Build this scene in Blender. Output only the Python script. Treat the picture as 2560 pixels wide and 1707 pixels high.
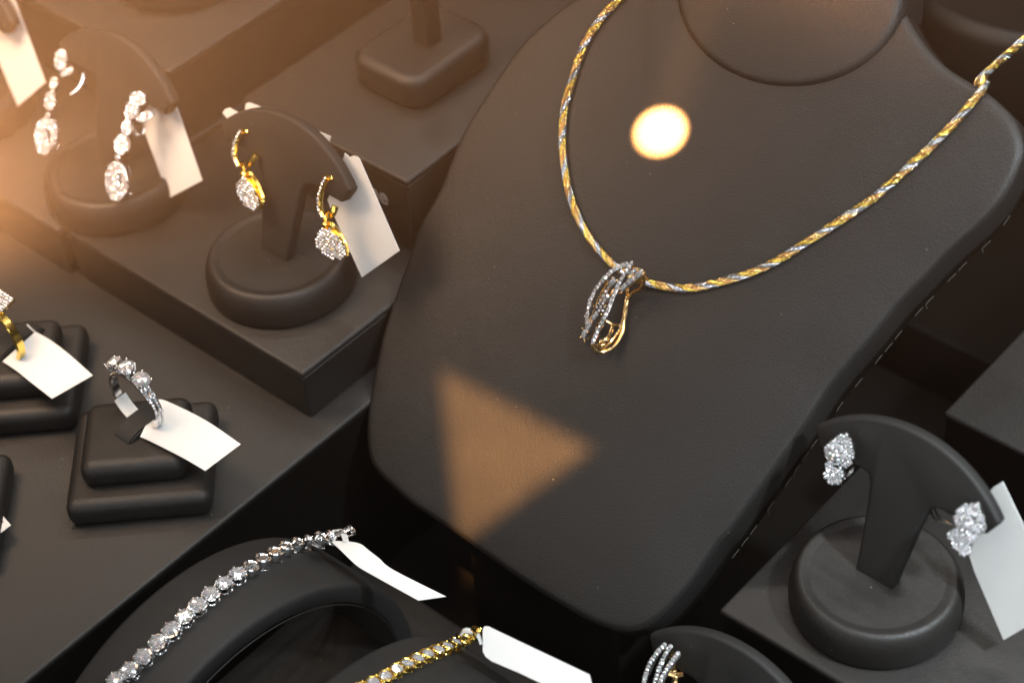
import bpy, bmesh, math, random
import numpy as np
from mathutils import Vector, Matrix, Quaternion
random.seed(7)
rng = np.random.default_rng(7)
for o in list(bpy.data.objects):
    bpy.data.objects.remove(o)
SC = bpy.context.scene
COL = SC.collection
R = math.radians

# ------------------------------------------------------------------ camera
H_CAM, PITCH, ROLL, LENS = 0.436, R(43), R(-5), 70.3125
_f = np.array([0, math.cos(PITCH), -math.sin(PITCH)])
_r = np.array([1.0, 0, 0])
_u = np.cross(_r, _f)
RX = math.cos(ROLL) * _r + math.sin(ROLL) * _u
UX = -math.sin(ROLL) * _r + math.cos(ROLL) * _u
CAM = np.array([0, 0, H_CAM])
cd = bpy.data.cameras.new('camera')
cam = bpy.data.objects.new('camera', cd)
COL.objects.link(cam)
SC.camera = cam
cd.lens, cd.sensor_width, cd.sensor_fit = LENS, 36.0, 'HORIZONTAL'
cd.clip_start, cd.clip_end = 0.02, 20
M = Matrix.Identity(4)
for i in range(3):
    M[i][0], M[i][1], M[i][2], M[i][3] = RX[i], UX[i], -_f[i], CAM[i]
cam.matrix_world = M
cd.dof.use_dof = True
cd.dof.focus_distance = 0.575
cd.dof.aperture_fstop = 9.0

# ------------------------------------------------------------------ world, lamps, exposure
W = bpy.data.worlds.new('World')
SC.world = W
W.use_nodes = True
bg = W.node_tree.nodes['Background']
bg.inputs[0].default_value = (1.0, 0.90, 0.80, 1)
bg.inputs[1].default_value = 0.03
vs = SC.view_settings
vs.view_transform, vs.look, vs.exposure, vs.gamma = 'Standard', 'None', -0.14, 1.0
vs.use_curve_mapping = False


def aim(o, tgt):
    d = Vector(tgt) - o.location
    o.rotation_euler = d.to_track_quat('-Z', 'Y').to_euler()


def area(name, loc, tgt, sx, sy, power, col, spread=180):
    l = bpy.data.lights.new(name, 'AREA')
    l.shape, l.size, l.size_y, l.energy, l.color = 'RECTANGLE', sx, sy, power, col
    l.spread = R(spread)
    o = bpy.data.objects.new(name, l)
    COL.objects.link(o)
    o.location = loc
    aim(o, tgt)
    return o


def spot(name, loc, tgt, ang, blend, power, col, rad=0.004):
    l = bpy.data.lights.new(name, 'SPOT')
    l.spot_size, l.spot_blend, l.energy, l.color, l.shadow_soft_size = R(ang), blend, power, col, rad
    o = bpy.data.objects.new(name, l)
    COL.objects.link(o)
    o.location = loc
    aim(o, tgt)
    return o


# rows of small case lamps above the display
for i in range(7):
    x = -0.30 + 0.14 * i
    area('case_lamp', (x, 0.80 + 0.03 * (i % 2), 0.72), (0.02 + 0.3 * x, 0.44, 0.0), 0.022, 0.022, 0.60 if x > -0.1 else 0.34, (1.0, 0.95, 0.88) if x > -0.1 else (1.0, 0.84, 0.66))
for i in range(5):
    x = -0.25 + 0.15 * i
    area('case_lamp', (x, 0.30 + 0.03 * (i % 2), 0.74), (0.02 + 0.3 * x, 0.46, 0.0), 0.022, 0.022, 0.62 if x > -0.15 else 0.36, (0.95, 0.98, 1.0) if x > 0 else (1.0, 0.90, 0.78))
# added frontal fill panel, broad and soft, that brightens the tags
area('fill_panel', (0.30, -0.15, 1.25), (0.05, 0.45, 0), 0.6, 0.4, 4.0, (0.90, 0.97, 1.0))
# grid of small added panels for the stones and metal to reflect
for i in range(5):
    for j in range(4):
        area('fill_panel', (-0.50 + 0.26 * i + 0.05 * (j % 2), -0.30 + 0.36 * j, 0.95), (-0.10 + 0.09 * i, 0.44, 0), 0.075, 0.075, 0.15, (0.97, 0.98, 1.0))
# small added panels behind and beside the viewer, brightening the stones and metal
for i in range(5):
    for j in range(3):
        area('gem_fill_panel', (-0.62 + 0.31 * i + 0.10 * (j % 2), -0.42 + 0.10 * j, 0.16 + 0.27 * j), (0.02, 0.44, 0.03), 0.080, 0.080, 0.24, (0.92, 0.96, 1.0))
for i in range(2):
    for j in range(3):
        area('gem_fill_panel', (-0.80 - 0.08 * j, 0.02 + 0.24 * i, 0.22 + 0.22 * j), (0.02, 0.44, 0.03), 0.085, 0.085, 0.22, (1.0, 0.95, 0.88))
# added cool fill brightening the tag and stand in the right-hand corner
area('corner_fill', (0.36, 0.16, 0.50), (0.15, 0.33, 0.02), 0.04, 0.04, 0.50, (0.84, 0.95, 1.0), 45)
# added warm lamp, unseen at the upper left, to tint that corner
spot('warm_fill', (-0.230, 0.480, 0.300), (-0.16, 0.68, 0.0), 120, 1.0, 10.0, (1.0, 0.66, 0.42), 0.07)
# added light turning the haze into a warm veil, aimed off the display
up = CAM + 0.46 * (-0.305 * RX + 0.030 * UX + _f)
spot('veil_light', tuple(up), tuple(up + 0.40 * RX + 0.80 * UX - 0.40 * _f), 132, 1.0, 700.0, (1.0, 0.45, 0.17), 0.01)





# ------------------------------------------------------------------ geometry tools
AZ = R(45.5)
A = np.array([math.cos(AZ), math.sin(AZ), 0])     # depth direction of the platforms
B = np.array([A[1], -A[0], 0])                    # width direction of the platforms
Z = np.array([0, 0, 1.0])


def wab(a, b, z=0.0):
    return a * A + b * B + z * Z


S_ = 2560 / 2352.0


def ray(x, y):
    return ((x * S_ - 1280) * RX - (y * S_ - 853.5) * UX) / 5000.0 + _f


def at(x, y, z):
    d = ray(x, y)
    return CAM + d * ((z - H_CAM) / d[2])


def onp(x, y, p, n):
    d = ray(x, y)
    return CAM + d * (((p - CAM) @ n) / (d @ n))


def nrm(v):
    v = np.asarray(v, float)
    return v / np.linalg.norm(v)


def frame_n(n, hint=Z):
    n = nrm(n)
    if abs(n @ hint) > 0.95:
        hint = A
    t = nrm(np.cross(hint, n))
    return t, np.cross(n, t), n


ROOT = {}


def thing(name, label, cat, loc, group=None):
    o = bpy.data.objects.new(name, None)
    COL.objects.link(o)
    o.empty_display_size = 0.01
    o.location = [float(v) for v in loc]
    o['label'], o['category'] = label, cat
    if group:
        o['group'] = group
    ROOT[o.name] = np.array([float(v) for v in loc])
    return o


def link_mesh(name, me, parent, label=None):
    o = bpy.data.objects.new(name, me)
    COL.objects.link(o)
    if parent is not None:
        o.parent = parent
    if label:
        o['label'] = label
    return o


class MB:
    def __init__(s):
        s.v, s.f = [], []

    def add(s, vs_, fs_):
        k = len(s.v)
        s.v += [tuple(float(c) for c in v) for v in vs_]
        s.f += [tuple(i + k for i in f) for f in fs_]
        return s

    def bm(s, bm):
        bm.verts.index_update()
        s.add([v.co for v in bm.verts], [[v.index for v in f.verts] for f in bm.faces])
        bm.free()
        return s

    def tube(s, pts, r, n=10, closed=False, flat=1.0, up=None):
        pts = [np.asarray(p, float) for p in pts]
        m = len(pts)
        rs = r if hasattr(r, '__len__') else [r] * m
        vs_, fs_ = [], []
        prev = None
        for i in range(m):
            if closed:
                t = pts[(i + 1) % m] - pts[i - 1]
            else:
                t = pts[min(i + 1, m - 1)] - pts[max(i - 1, 0)]
            t = nrm(t)
            if up is not None:
                x = nrm(np.cross(t, up))
            elif prev is None:
                x = nrm(np.cross(t, [0.31, 0.17, 0.93] if abs(t @ nrm([0.31, 0.17, 0.93])) < 0.9 else [1, 0, 0]))
            else:
                x = nrm(prev - t * (prev @ t))
            prev = x
            y = np.cross(t, x)
            for k in range(n):
                a = 2 * math.pi * k / n
                vs_.append(pts[i] + rs[i] * (math.cos(a) * x + flat * math.sin(a) * y))
        for i in range(m if closed else m - 1):
            j = (i + 1) % m
            for k in range(n):
                fs_.append((i * n + k, i * n + (k + 1) % n, j * n + (k + 1) % n, j * n + k))
        if not closed:
            fs_.append(tuple(range(n))[::-1])
            fs_.append(tuple((m - 1) * n + k for k in range(n)))
        return s.add(vs_, fs_)

    def ball(s, c, r, n=8):
        bm = bmesh.new()
        bmesh.ops.create_uvsphere(bm, u_segments=n, v_segments=max(4, n // 2 + 1), radius=r)
        bmesh.ops.translate(bm, verts=bm.verts, vec=Vector([float(q) for q in c]))
        return s.bm(bm)

    def slab(s, pts, n, th, bev=0.0, seg=2):
        """closed outline pts (3D, coplanar) extruded by th against n (pts are the face looking along n)"""
        bm = bmesh.new()
        vv = [bm.verts.new([float(c) for c in p]) for p in pts]
        f = bm.faces.new(vv)
        f.normal_update()
        if f.normal.dot(Vector([float(c) for c in n])) < 0:
            f.normal_flip()
        r = bmesh.ops.extrude_face_region(bm, geom=[f])
        nv = [g for g in r['geom'] if isinstance(g, bmesh.types.BMVert)]
        bmesh.ops.translate(bm, verts=nv, vec=Vector([float(-c * th) for c in n]))
        bmesh.ops.recalc_face_normals(bm, faces=bm.faces)
        if bev > 0:
            nn = Vector([float(c) for c in n])
            es = [e for e in bm.edges if len(e.link_faces) == 2 and any(abs(g.normal.dot(nn)) > 0.95 for g in e.link_faces)
                  and not all(abs(g.normal.dot(nn)) > 0.95 for g in e.link_faces)]
            bmesh.ops.bevel(bm, geom=es, offset=bev, segments=seg, affect='EDGES', profile=0.5, clamp_overlap=True)
        return s.bm(bm)

    def gem(s, c, n, r, sides=8, crown=0.30, depth=0.75, spin=None):
        """brilliant: table, crown facets, girdle, pavilion"""
        t, b, n = frame_n(n)
        sp = random.random() * 6.28 if spin is None else spin
        c = np.asarray(c, float)
        vs_ = []
        for k in range(sides):
            a = sp + 2 * math.pi * k / sides
            vs_.append(c + 0.60 * r * (math.cos(a) * t + math.sin(a) * b) + (crown + (0.05 if k % 2 else -0.04)) * r * n)
        for k in range(2 * sides):
            a = sp + math.pi * k / sides
            vs_.append(c + r * (math.cos(a) * t + math.sin(a) * b))
        vs_.append(c - depth * r * n)
        ctr = len(vs_)
        vs_.append(c + (crown + 0.06) * r * n)
        T = list(range(sides))
        G = list(range(sides, 3 * sides))
        cu = 3 * sides
        fs_ = []
        for k in range(sides):
            k2 = (k + 1) % sides
            fs_.append((T[k], T[k2], ctr))
            fs_.append((T[k], G[2 * k], G[2 * k + 1]))
            fs_.append((T[k], G[2 * k + 1], T[k2]))
            fs_.append((T[k2], G[2 * k + 1], G[(2 * k + 2) % (2 * sides)]))
        for k in range(2 * sides):
            fs_.append((G[(k + 1) % (2 * sides)], G[k], cu))
        return s.add(vs_, fs_)

    def lathe(s, prof, c, n, seg=64):
        t, b, n = frame_n(n)
        c = np.asarray(c, float)
        vs_, fs_ = [], []
        m = len(prof)
        for (r, h) in prof:
            for k in range(seg):
                a = 2 * math.pi * k / seg
                vs_.append(c + r * (math.cos(a) * t + math.sin(a) * b) + h * n)
        for i in range(m - 1):
            for k in range(seg):
                fs_.append((i * seg + k, i * seg + (k + 1) % seg, (i + 1) * seg + (k + 1) % seg, (i + 1) * seg + k))
        fs_.append(tuple(range(seg))[::-1])
        fs_.append(tuple((m - 1) * seg + k for k in range(seg)))
        return s.add(vs_, fs_)

    def rbox(s, o, ax, ay, az, sx, sy, sz, bev=0.002, seg=3, vbev=None):
        """box from corner o along unit axes; all edges rounded"""
        bm = bmesh.new()
        bmesh.ops.create_cube(bm, size=1.0)
        for v in bm.verts:
            v.co = Vector(((v.co.x + .5) * sx, (v.co.y + .5) * sy, (v.co.z + .5) * sz))
        if vbev:
            es = [e for e in bm.edges if abs(e.verts[0].co.z - e.verts[1].co.z) > sz * .5]
            bmesh.ops.bevel(bm, geom=es, offset=vbev, segments=6, affect='EDGES', profile=0.5)
        if bev > 0:
            if vbev:
                es = [e for e in bm.edges if len(e.link_faces) == 2 and e.calc_face_angle(0) > 1.0]
            else:
                es = list(bm.edges)
            bmesh.ops.bevel(bm, geom=es, offset=bev, segments=seg, affect='EDGES', profile=0.5, clamp_overlap=True)
        mt = Matrix.Identity(4)
        for i in range(3):
            mt[i][0], mt[i][1], mt[i][2], mt[i][3] = float(ax[i]), float(ay[i]), float(az[i]), float(o[i])
        bmesh.ops.transform(bm, matrix=mt, verts=bm.verts)
        return s.bm(bm)

    def mesh(s, name, mat, off=(0, 0, 0), smooth=True, angle=35, fix=True):
        me = bpy.data.meshes.new(name)
        v = [(a - off[0], b - off[1], c - off[2]) for a, b, c in s.v]
        me.from_pydata(v, [], s.f)
        if fix:
            bm = bmesh.new()
            bm.from_mesh(me)
            bmesh.ops.recalc_face_normals(bm, faces=bm.faces)
            bm.to_mesh(me)
            bm.free()
        me.materials.append(mat)
        if smooth:
            me.shade_smooth()
            me.set_sharp_from_angle(angle=R(angle))
        else:
            me.shade_flat()
        return me

    def build(s, name, mat, parent=None, root=None, smooth=True, angle=35, label=None, fix=True):
        rt = root or parent
        off = ROOT.get(rt.name, np.zeros(3)) if rt is not None else np.zeros(3)
        return link_mesh(name, s.mesh(name, mat, off, smooth, angle, fix), parent, label)


def spl(pts, n=12, closed=False):
    """Catmull-Rom through the points"""
    P = [np.asarray(p, float) for p in pts]
    out = []
    m = len(P)
    rng_ = range(m) if closed else range(m - 1)
    for i in rng_:
        if closed:
            p0, p1, p2, p3 = P[i - 1], P[i], P[(i + 1) % m], P[(i + 2) % m]
        else:
            p0, p1, p2, p3 = P[max(i - 1, 0)], P[i], P[i + 1], P[min(i + 2, m - 1)]
        for k in range(n):
            t = k / n
            out.append(0.5 * ((2 * p1) + (-p0 + p2) * t + (2 * p0 - 5 * p1 + 4 * p2 - p3) * t * t + (-p0 + 3 * p1 - 3 * p2 + p3) * t ** 3))
    if not closed:
        out.append(P[-1])
    return out


def resample(pts, step, closed=False):
    P = [np.asarray(p, float) for p in pts]
    if closed:
        P = P + [P[0]]
    d = [0.0]
    for i in range(1, len(P)):
        d.append(d[-1] + float(np.linalg.norm(P[i] - P[i - 1])))
    n = max(2, int(round(d[-1] / step)))
    P = np.array(P)
    s = np.linspace(0, d[-1], n + 1)
    out = np.stack([np.interp(s, d, P[:, k]) for k in range(P.shape[1])], 1)
    return list(out[:-1] if closed else out)


def inside(p, poly):
    x, y = p
    c = False
    for i in range(len(poly)):
        x1, y1 = poly[i]
        x2, y2 = poly[i - 1]
        if (y1 > y) != (y2 > y) and x < (x2 - x1) * (y - y1) / (y2 - y1 + 1e-15) + x1:
            c = not c
    return c


# ------------------------------------------------------------------ materials
def mat_new(name):
    m = bpy.data.materials.new(name)
    m.use_nodes = True
    nt = m.node_tree
    return m, nt, nt.nodes['Principled BSDF'], nt.nodes, nt.links


def leather(name, base=(0.0100, 0.0087, 0.0078), rough=0.46, scale=1450, bump=0.00013, dust=0.35, spec=0.36):
    m, nt, p, N, L = mat_new(name)
    tc = N.new('ShaderNodeTexCoord')
    vo = N.new('ShaderNodeTexVoronoi')
    vo.feature = 'DISTANCE_TO_EDGE'
    vo.inputs['Scale'].default_value = scale
    wob = N.new('ShaderNodeTexNoise')
    wob.inputs['Scale'].default_value = scale * 0.8
    wob.inputs['Detail'].default_value = 3
    mx = N.new('ShaderNodeMix')
    mx.data_type = 'VECTOR'
    mx.inputs[0].default_value = 0.0006
    add = N.new('ShaderNodeVectorMath')
    add.operation = 'MULTIPLY_ADD'
    add.inputs[1].default_value = (0.0009,) * 3
    L.new(tc.outputs['Object'], wob.inputs['Vector'])
    L.new(wob.outputs['Color'], add.inputs[0])
    L.new(tc.outputs['Object'], add.inputs[2])
    L.new(add.outputs[0], vo.inputs['Vector'])
    ra = N.new('ShaderNodeMapRange')
    ra.inputs['From Max'].default_value = 0.28
    L.new(vo.outputs['Distance'], ra.inputs['Value'])
    fine = N.new('ShaderNodeTexNoise')
    fine.inputs['Scale'].default_value = scale * 2.2
    fine.inputs['Detail'].default_value = 4
    L.new(tc.outputs['Object'], fine.inputs['Vector'])
    big = N.new('ShaderNodeTexNoise')
    big.inputs['Scale'].default_value = 45
    big.inputs['Detail'].default_value = 5
    L.new(tc.outputs['Object'], big.inputs['Vector'])
    hsum = N.new('ShaderNodeMath')
    hsum.operation = 'MULTIPLY_ADD'
    hsum.inputs[1].default_value = 0.5
    L.new(fine.outputs['Fac'], hsum.inputs[0])
    L.new(ra.outputs[0], hsum.inputs[2])
    b = N.new('ShaderNodeBump')
    b.inputs['Strength'].default_value = 0.34
    b.inputs['Distance'].default_value = bump
    L.new(hsum.outputs[0], b.inputs['Height'])
    b2 = N.new('ShaderNodeBump')
    b2.inputs['Strength'].default_value = 0.35
    b2.inputs['Distance'].default_value = 0.0012
    L.new(big.outputs['Fac'], b2.inputs['Height'])
    L.new(b2.outputs[0], b.inputs['Normal'])
    L.new(b.outputs[0], p.inputs['Normal'])
    # dust specks
    sp = N.new('ShaderNodeTexVoronoi')
    sp.inputs['Scale'].default_value = 130
    L.new(tc.outputs['Object'], sp.inputs['Vector'])
    lt = N.new('ShaderNodeMapRange')
    lt.inputs['From Min'].default_value = 0.035
    lt.inputs['From Max'].default_value = 0.015
    L.new(sp.outputs['Distance'], lt.inputs['Value'])
    dm = N.new('ShaderNodeMath')
    dm.operation = 'MULTIPLY'
    dm.inputs[1].default_value = dust
    L.new(lt.outputs[0], dm.inputs[0])
    vr = N.new('ShaderNodeMix')
    vr.data_type = 'RGBA'
    vr.inputs[6].default_value = tuple(c * 0.82 for c in base) + (1,)
    vr.inputs[7].default_value = tuple(c * 1.25 for c in base) + (1,)
    L.new(big.outputs['Fac'], vr.inputs[0])
    cm = N.new('ShaderNodeMix')
    cm.data_type = 'RGBA'
    cm.inputs[7].default_value = (0.35, 0.33, 0.3, 1)
    L.new(vr.outputs[2], cm.inputs[6])
    L.new(dm.outputs[0], cm.inputs[0])
    L.new(cm.outputs[2], p.inputs['Base Color'])
    rr = N.new('ShaderNodeMapRange')
    rr.inputs['To Min'].default_value = rough - 0.07
    rr.inputs['To Max'].default_value = rough + 0.09
    L.new(big.outputs['Fac'], rr.inputs['Value'])
    L.new(rr.outputs[0], p.inputs['Roughness'])
    p.inputs['Specular IOR Level'].default_value = spec
    return m


def metal(name, col, rough=0.16, bumpy=0.0, scale=2500):
    m, nt, p, N, L = mat_new(name)
    p.inputs['Metallic'].default_value = 1.0
    p.inputs['Base Color'].default_value = col + (1,)
    tc = N.new('ShaderNodeTexCoord')
    no = N.new('ShaderNodeTexNoise')
    no.inputs['Scale'].default_value = scale
    no.inputs['Detail'].default_value = 3
    L.new(tc.outputs['Object'], no.inputs['Vector'])
    r_ = N.new('ShaderNodeMapRange')
    r_.inputs['To Min'].default_value = max(0.02, rough - 0.06)
    r_.inputs['To Max'].default_value = rough + 0.08
    L.new(no.outputs['Fac'], r_.inputs['Value'])
    L.new(r_.outputs[0], p.inputs['Roughness'])
    if bumpy:
        b = N.new('ShaderNodeBump')
        b.inputs['Strength'].default_value = bumpy
        b.inputs['Distance'].default_value = 0.0002
        L.new(no.outputs['Fac'], b.inputs['Height'])
        L.new(b.outputs[0], p.inputs['Normal'])
    return m


def paper(name):
    m, nt, p, N, L = mat_new(name)
    tc = N.new('ShaderNodeTexCoord')
    no = N.new('ShaderNodeTexNoise')
    no.inputs['Scale'].default_value = 160
    no.inputs['Detail'].default_value = 6
    L.new(tc.outputs['Object'], no.inputs['Vector'])
    mx = N.new('ShaderNodeMix')
    mx.data_type = 'RGBA'
    mx.inputs[6].default_value = (0.74, 0.75, 0.75, 1)
    mx.inputs[7].default_value = (0.82, 0.82, 0.81, 1)
    L.new(no.outputs['Fac'], mx.inputs[0])
    L.new(mx.outputs[2], p.inputs['Base Color'])
    p.inputs['Roughness'].default_value = 0.42
    b = N.new('ShaderNodeBump')
    b.inputs['Strength'].default_value = 0.25
    b.inputs['Distance'].default_value = 0.0006
    L.new(no.outputs['Fac'], b.inputs['Height'])
    L.new(b.outputs[0], p.inputs['Normal'])
    tr = N.new('ShaderNodeBsdfTranslucent')
    tr.inputs['Color'].default_value = (0.86, 0.86, 0.84, 1)
    mxs = N.new('ShaderNodeMixShader')
    mxs.inputs[0].default_value = 0.38
    L.new(p.outputs[0], mxs.inputs[1])
    L.new(tr.outputs[0], mxs.inputs[2])
    L.new(mxs.outputs[0], N['Material Output'].inputs['Surface'])
    return m


def diamond(name, mix=0.55):
    """clear stone: three glass lobes of slightly different index (fire) under bright surface reflection"""
    m, nt, p, N, L = mat_new(name)
    N.remove(p)
    out = N['Material Output']
    adds = None
    for col, ior in (((1, 0, 0, 1), 2.33), ((0, 1, 0, 1), 2.42), ((0, 0, 1, 1), 2.54)):
        g = N.new('ShaderNodeBsdfGlass')
        g.inputs['Color'].default_value = col
        g.inputs['Roughness'].default_value = 0.0
        g.inputs['IOR'].default_value = ior
        if adds is None:
            adds = g
        else:
            a = N.new('ShaderNodeAddShader')
            L.new(adds.outputs[0], a.inputs[0])
            L.new(g.outputs[0], a.inputs[1])
            adds = a
    gl = N.new('ShaderNodeBsdfPrincipled')
    gl.inputs['Base Color'].default_value = (0.92, 0.935, 0.97, 1)
    gl.inputs['Metallic'].default_value = 0.60
    gl.inputs['Roughness'].default_value = 0.045
    gl.inputs['IOR'].default_value = 2.4
    # interference colours on some facets: the stone's fire
    tc = N.new('ShaderNodeTexCoord')
    vo = N.new('ShaderNodeTexVoronoi')
    vo.inputs['Scale'].default_value = 1300
    L.new(tc.outputs['Object'], vo.inputs['Vector'])
    mr = N.new('ShaderNodeMapRange')
    mr.inputs['From Min'].default_value = 0.45
    mr.inputs['From Max'].default_value = 1.0
    mr.inputs['To Max'].default_value = 620
    L.new(vo.outputs['Color'], mr.inputs['Value'])
    gl.inputs['Thin Film IOR'].default_value = 1.7
    L.new(mr.outputs[0], gl.inputs['Thin Film Thickness'])
    mx = N.new('ShaderNodeMixShader')
    mx.inputs[0].default_value = mix
    L.new(adds.outputs[0], mx.inputs[1])
    L.new(gl.outputs[0], mx.inputs[2])
    L.new(mx.outputs[0], out.inputs['Surface'])
    return m


LEATHER = leather('black_leather')
BUST_LEATHER = leather('bust_leather', (0.0120, 0.0110, 0.0104), 0.46, 1200, 0.00016, 0.3, 0.34)
SUEDE = leather('black_suede', (0.0120, 0.0114, 0.0110), 0.6, 2300, 0.00007, 0.25, 0.3)
DARK = leather('dark_shade_leather', (0.004, 0.0032, 0.0026), 0.65, 1100, 0.00010, 0.15, 0.04)  # near-black leather; on platform sides it puts the shade into the colour
GOLD = metal('yellow_gold', (0.92, 0.66, 0.16), 0.15)
ROSE = metal('rose_gold', (0.93, 0.63, 0.29), 0.15)
SILVER = metal('white_gold', (0.80, 0.80, 0.80), 0.13)
GOLDS = metal('braided_yellow_gold', (0.80, 0.60, 0.16), 0.09, 0.9, 3500)
ROSES = metal('braided_rose_gold', (0.78, 0.53, 0.24), 0.09, 0.9, 3500)
SILVERS = metal('braided_white_gold', (0.55, 0.56, 0.59), 0.09, 0.9, 3500)
PAPER = paper('white_tag_paper')
DIAMOND = diamond('diamond', 0.70)
PAVE = diamond('pave_diamond', 0.78)
m_, nt_, p_, N_, L_ = mat_new('thread')
p_.inputs['Base Color'].default_value = (0.05, 0.044, 0.035, 1)
p_.inputs['Roughness'].default_value = 0.8
THREAD = m_
m_, nt_, p_, N_, L_ = mat_new('printed_ink')
p_.inputs['Base Color'].default_value = (0.06, 0.03, 0.02, 1)
p_.inputs['Roughness'].default_value = 0.7
INK = m_
m_, nt_, p_, N_, L_ = mat_new('letter_foil')
p_.inputs['Base Color'].default_value = (0.32, 0.30, 0.29, 1)
p_.inputs['Roughness'].default_value = 0.4
FOIL = m_


# ------------------------------------------------------------------ the setting: case floor
mb = MB()
mb.rbox(wab(-0.4, -1.2, -0.085), A, B, Z, 2.2, 2.2, 0.010, 0)
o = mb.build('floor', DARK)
o['kind'] = 'structure'


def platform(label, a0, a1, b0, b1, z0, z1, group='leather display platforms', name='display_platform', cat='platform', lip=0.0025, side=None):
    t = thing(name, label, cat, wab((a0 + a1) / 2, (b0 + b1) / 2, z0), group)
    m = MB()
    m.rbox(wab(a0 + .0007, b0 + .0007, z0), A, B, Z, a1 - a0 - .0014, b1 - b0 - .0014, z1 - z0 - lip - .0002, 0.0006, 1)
    m.build('body', side or LEATHER, t)  # a darker side leather paints shade onto the vertical faces
    m = MB()
    m.rbox(wab(a0, b0, z1 - lip), A, B, Z, a1 - a0, b1 - b0, lip, 0.0011, 3)
    m.build('top_panel', LEATHER, t)
    return t


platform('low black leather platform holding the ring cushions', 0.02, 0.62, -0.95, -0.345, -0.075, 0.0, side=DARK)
platform('raised black leather platform under the gold drop earring stand', 0.2687, 0.60, -0.4668, -0.354, 0.0, 0.020)
platform('raised black leather platform under the silver drop earring stand', 0.2671, 0.60, -0.80, -0.4685, 0.0, 0.020)
ee = platform('upper black leather block with silver lettering and a post stand on top', 0.330, 0.60, -0.439, -0.364, 0.020, 0.050)
platform('blank upper black leather block at the back beside the lettered one', 0.325, 0.60, -0.80, -0.470, 0.020, 0.050)
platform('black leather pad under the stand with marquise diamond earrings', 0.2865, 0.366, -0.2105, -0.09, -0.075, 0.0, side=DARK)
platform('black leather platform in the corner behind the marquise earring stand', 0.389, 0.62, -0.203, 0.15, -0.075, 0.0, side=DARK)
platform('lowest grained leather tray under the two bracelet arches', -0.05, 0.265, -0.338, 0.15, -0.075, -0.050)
mb = MB()
mb.rbox(wab(0.462, -0.340, -0.075), A, B, Z, 0.004, 0.136, 0.026, 0.001, 2)
t = thing('divider_strip', 'thin dark divider strip in the deep gap beside the bust', 'divider', wab(0.464, -0.27, -0.075))
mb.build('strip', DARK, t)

# silver lettering on the front face of the upper block
cu = bpy.data.curves.new('lettering', 'FONT')
cu.body = 'ee'
cu.size = 0.0088
cu.extrude = 0.0001
cu.offset = 0.0001
tmp = bpy.data.objects.new('tmp_text', cu)
COL.objects.link(tmp)
dg = bpy.context.evaluated_depsgraph_get()
me = bpy.data.meshes.new_from_object(tmp.evaluated_get(dg))
bpy.data.objects.remove(tmp)
me.materials.append(FOIL)
lt = link_mesh('lettering', me, ee)
pos = wab(0.3304, 0, 0.0)
# right e sits under the block's corner
target = onp(884, 458, wab(0.330, 0, 0), A)
org = wab(0.3304 - 0.0003, float(target @ B) - 0.0072, float(target @ Z) - 0.0022)
mt = Matrix.Identity(4)
nn_ = -A
for i in range(3):
    mt[i][0], mt[i][1], mt[i][2], mt[i][3] = float(B[i]), float(Z[i]), float(nn_[i]), float(org[i] - ROOT[ee.name][i])
lt.matrix_local = mt

# ------------------------------------------------------------------ bust
TH = R(44)
BL = math.cos(TH) * A + math.sin(TH) * Z
BN = math.cos(TH) * Z - math.sin(TH) * A
BP = at(1215, 1270, -0.010)
OUT = [(845, 1050), (838, 980), (848, 900), (870, 790), (900, 690), (935, 590), (965, 510), (1005, 439), (1058.6, 306.6), (1100.8, 236),
       (1143, 171.5), (1193.6, 101), (1227, 67.5), (1269.6, 31), (1297.6, 8), (1350, -30), (1420, -75), (1485, -140), (1530, -230), (1620, -300),
       (1790, -325), (1960, -300), (2050, -230), (2074, -120), (2070, -50), (2067, 0), (2083, 38.7), (2107.5, 81), (2142.7, 126.5), (2178, 158),
       (2230.6, 191.6), (2272.7, 218), (2318.5, 260), (2337, 290), (2347, 322), (2348, 356), (2331, 403.6), (2301.6, 457.7), (2253, 514.5),
       (2183.5, 576.4), (2116.5, 646), (2054.6, 710.5), (2003, 775), (1911, 882), (1845.5, 982.7), (1766.7, 1092), (1679, 1215), (1647.7, 1249),
       (1615, 1295.6), (1579.4, 1345), (1538.4, 1393), (1505, 1425), (1475, 1443), (1440, 1450), (1400, 1445), (1340, 1420), (1280, 1385),
       (1200, 1335), (1100, 1265), (1000, 1195), (940, 1155), (895, 1115), (865, 1085)]


def buv(x, y, h=0.0):
    w = onp(x, y, BP + BN * h, BN) - BP
    return np.array([w @ B, w @ BL])


o2 = resample(spl([buv(*p) for p in OUT], 4, True), 0.0018, True)
BC = np.array([-0.005, 0.085])
pol = sorted([(math.atan2(*(q - BC)[::-1]), float(np.linalg.norm(q - BC))) for q in o2])
pa = np.array([q[0] for q in pol])
pr = np.array([q[1] for q in pol])


def crown(uv):
    d = uv - BC
    r = float(np.linalg.norm(d) / np.interp(math.atan2(d[1], d[0]), pa, pr, period=2 * math.pi))
    r = min(r, 1.0)
    return crown_r(r)


def crown_r(r):
    return 0.0034 * (1 - r ** 3.4) - 0.0014 * max(0.0, (r - 0.978) / 0.022) ** 2


def bpt(x, y, lift=0.0):
    """point on (or lift above) the bust's leather seen at x, y"""
    h = 0.0025
    for _ in range(8):
        h = crown(buv(x, y, h + lift))
    uv = buv(x, y, h + lift)
    return BP + uv[0] * B + uv[1] * BL + (h + lift) * BN


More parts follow.
